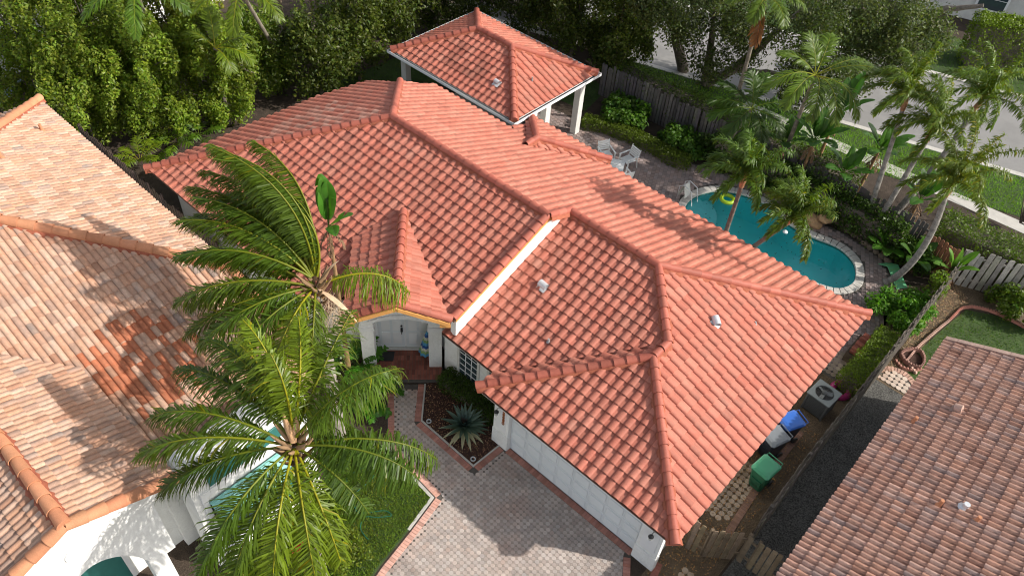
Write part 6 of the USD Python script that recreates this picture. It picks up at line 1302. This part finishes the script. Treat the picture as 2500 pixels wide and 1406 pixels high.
t = Thing('pool_mat', 'green foam pool mat lying beside the curved palm trunk', 'pool mat', (*a[2][:2], 0)); t.part('mat', MB().add(V, [[i, i + 1, n + i + 1, n + i] for i in range(16)] + [[2 * n + i, 3 * n + i, 3 * n + i + 1, 2 * n + i + 1] for i in range(16)] + [[i, 2 * n + i, 2 * n + i + 1, i + 1] for i in range(16)] + [[n + i, n + i + 1, 3 * n + i + 1, 3 * n + i] for i in range(16)], (.28, .85, .42)), L['plastic'])
for k in range(4): t.part('seam', MB().tube([C_[3 + 3 * k] - sd * .23 + [0, 0, .006], C_[3 + 3 * k] + sd * .23 + [0, 0, .006]], .008, 5, tone=(.5, .8, .2)), L['plastic'])

# ------------------------------------------------ front
b0 = np.array([-5.17, -4.98, .16]); tp = np.array([-5.05, -4.95, 1.62]); d = unit(tp - b0); t = Thing('beach_umbrella', 'closed striped beach umbrella in blue, green and white leaning in the porch', 'umbrella', b0)
t.part('pole', MB().tube([b0, tp], .014, 8), L['furn']); x = unit(np.cross(d, [0, 1, 0])); y = np.cross(d, x); cols = [(.12, .45, .75), (.35, .55, .2), (.85, .85, .7), (.03, .12, .42)]
for k in range(9):
    z0, z1 = .28 + k * .125, .28 + (k + 1) * .125; rad = lambda z: .20 * (1 - (z - .28) / 1.16) ** .8 + .015; a = np.arange(24) * 2 * PI / 24; w = lambda z: rad(z) * (1 + .16 * np.cos(8 * a))
    ring = lambda z: b0 + d * z + (w(z) * np.cos(a))[:, None] * x + (w(z) * np.sin(a))[:, None] * y
    t.part('canopy_stripe', MB().add(np.vstack([ring(z0), ring(z1)]), [[i, (i + 1) % 24, 24 + (i + 1) % 24, 24 + i] for i in range(24)], cols[k % 4], smooth=True), L['plastic'])
mq = np.array([(-6.44, -5.95), (-6.06, -5.56), (-5.79, -5.87), (-6.15, -6.23)]); mt = Thing('door_mat', 'black door mat on the porch floor', 'mat', (*mq.mean(0), .155)); mt.part('mat', MB().prism(Polygon(mq), .157, .172), L['black_metal'])
mt.part('border', MB().prism(Polygon(mq).difference(Polygon(mq).buffer(-.03)), .172, .178), L['black_metal'])
for u, v, lab in ((1047, 1028, 'round ground light at the walkway corner of the mulch bed'), (1155, 1120, 'round ground light below the agave')):
    c = at(u, v, .03); t = Thing('ground_light', lab, 'light', (c[0], c[1], 0)); t.part('rim', MB().lathe([(.055, .015), (.055, .05), (.075, .055), (.085, .05), (.085, .015)], 20, (c[0], c[1], 0)), L['galv']); t.part('lens', MB().lathe([(0, .02), (.055, .02)], 16, (c[0], c[1], 0)), L['black_metal'])
hp_ = np.array([at(*p, .05) for p in ((848, 1180), (858, 1158), (880, 1143), (905, 1146), (910, 1165), (888, 1186), (862, 1212), (872, 1248), (900, 1250), (940, 1246), (955, 1258), (920, 1262), (890, 1262), (880, 1290), (900, 1310))])
hs = smooth_ring(hp_[:, :2], 5)[:-5]; solo('garden_hose', MB().tube(np.c_[hs, np.full(len(hs), .05)], .012, 6, tone=(.01, .22, .15)), L['plastic'], 'thin green garden hose looped on the front lawn', 'hose')
c = at(660, 1332, .1); t = Thing('plant_pot', 'black round plant pot lying on the lawn edge', 'pot', (c[0], c[1], 0)); R_ = np.array([[0, 0, 1.], [0, 1, 0], [-1, 0, 0]]); t.part('pot', MB().lathe([(0, -.11), (.08, -.11), (.11, .11), (.12, .12), (.10, .12), (.075, -.09), (0, -.09)], 18, (c[0], c[1], .12), R=R_, tone=(.03, .03, .03)), L['plastic']); t.part('soil', MB().lathe([(0, .05), (.09, .05)], 12, (c[0], c[1], .12), R=R_), L['mulch'])
# ------------------------------------------------ houses further off
t = Thing('white_building', 'white building seen through the hedge trees at the top left', 'building', (-36, -6, 0))
w_ = t.part('wall', MB().box((-46, -16, 0), (-31.5, 5, 4.6)), L['white']); t.part('roof', MB().box((-46.5, -16.5, 4.6), (-31.0, 5.5, 4.85)).add([(-46.5, -16.5, 4.85), (-31, -16.5, 4.85), (-31, 5.5, 4.85), (-46.5, 5.5, 4.85), (-38.7, -9, 7), (-38.7, -2, 7)], [[0, 1, 4], [1, 2, 5], [1, 5, 4], [2, 3, 5], [3, 0, 4], [3, 4, 5]]), L['cap_orange'])
for y in (-11, -7, -1.5, 2): wi = t.part('window', MB().box((-31.5, y - .7, 1.0), (-31.44, y + .7, 2.3)), L['white_paint']); t.part('pane', MB().box((-31.44, y - .6, 1.1), (-31.42, y + .6, 2.2)), L['glass_dark'], parent=wi)
o = np.array([-4.0, 35.2]); R = np.array([[SD[0], SN[0], 0], [SD[1], SN[1], 0], [0, 0, 1]]); t = Thing('far_house', 'pale house with a white framed window behind the tall hedge, top right', 'house', (*o, 0))
t.part('wall', MB().box((-4, 0, 0), (16, 8, 3.2), R=R, o=(*o, 0)), L['offwhite']); t.part('roof', MB().box((-4.6, -.6, 3.2), (16.6, 8.6, 3.4), R=R, o=(*o, 0)), L['tile_brown'])
for x in (3.4, 7.2, 11): wi = t.part('window', MB().box((x - .85, -.06, .75), (x + .85, 0, 2.3), R=R, o=(*o, 0)), L['white_paint']); t.part('pane', MB().box((x - .72, -.075, 1.5), (x + .72, -.06, 2.18), R=R, o=(*o, 0)), L['glass_dark'], parent=wi); t.part('pane', MB().box((x - .72, -.075, .87), (x + .72, -.06, 1.46), R=R, o=(*o, 0)), L['glass_dark'], parent=wi)
c = at(20, 226, .15); v = trimesh.creation.icosphere(3).vertices * [1.15, .30, .06]; t = Thing('paddle_board', 'blue grey board lying on the grass at the left edge behind the beige roof', 'board', (c[0], c[1], 0)); t.part('hull', MB().add(v @ rotz(-.9).T + c, trimesh.creation.icosphere(3).faces, (.35, .48, .68), smooth=True), L['plastic']); t.part('fin', MB().box((.8, -.01, .05), (.95, .01, .18), R=rotz(-.9), o=c, tone=(.1, .1, .12)), L['plastic'])
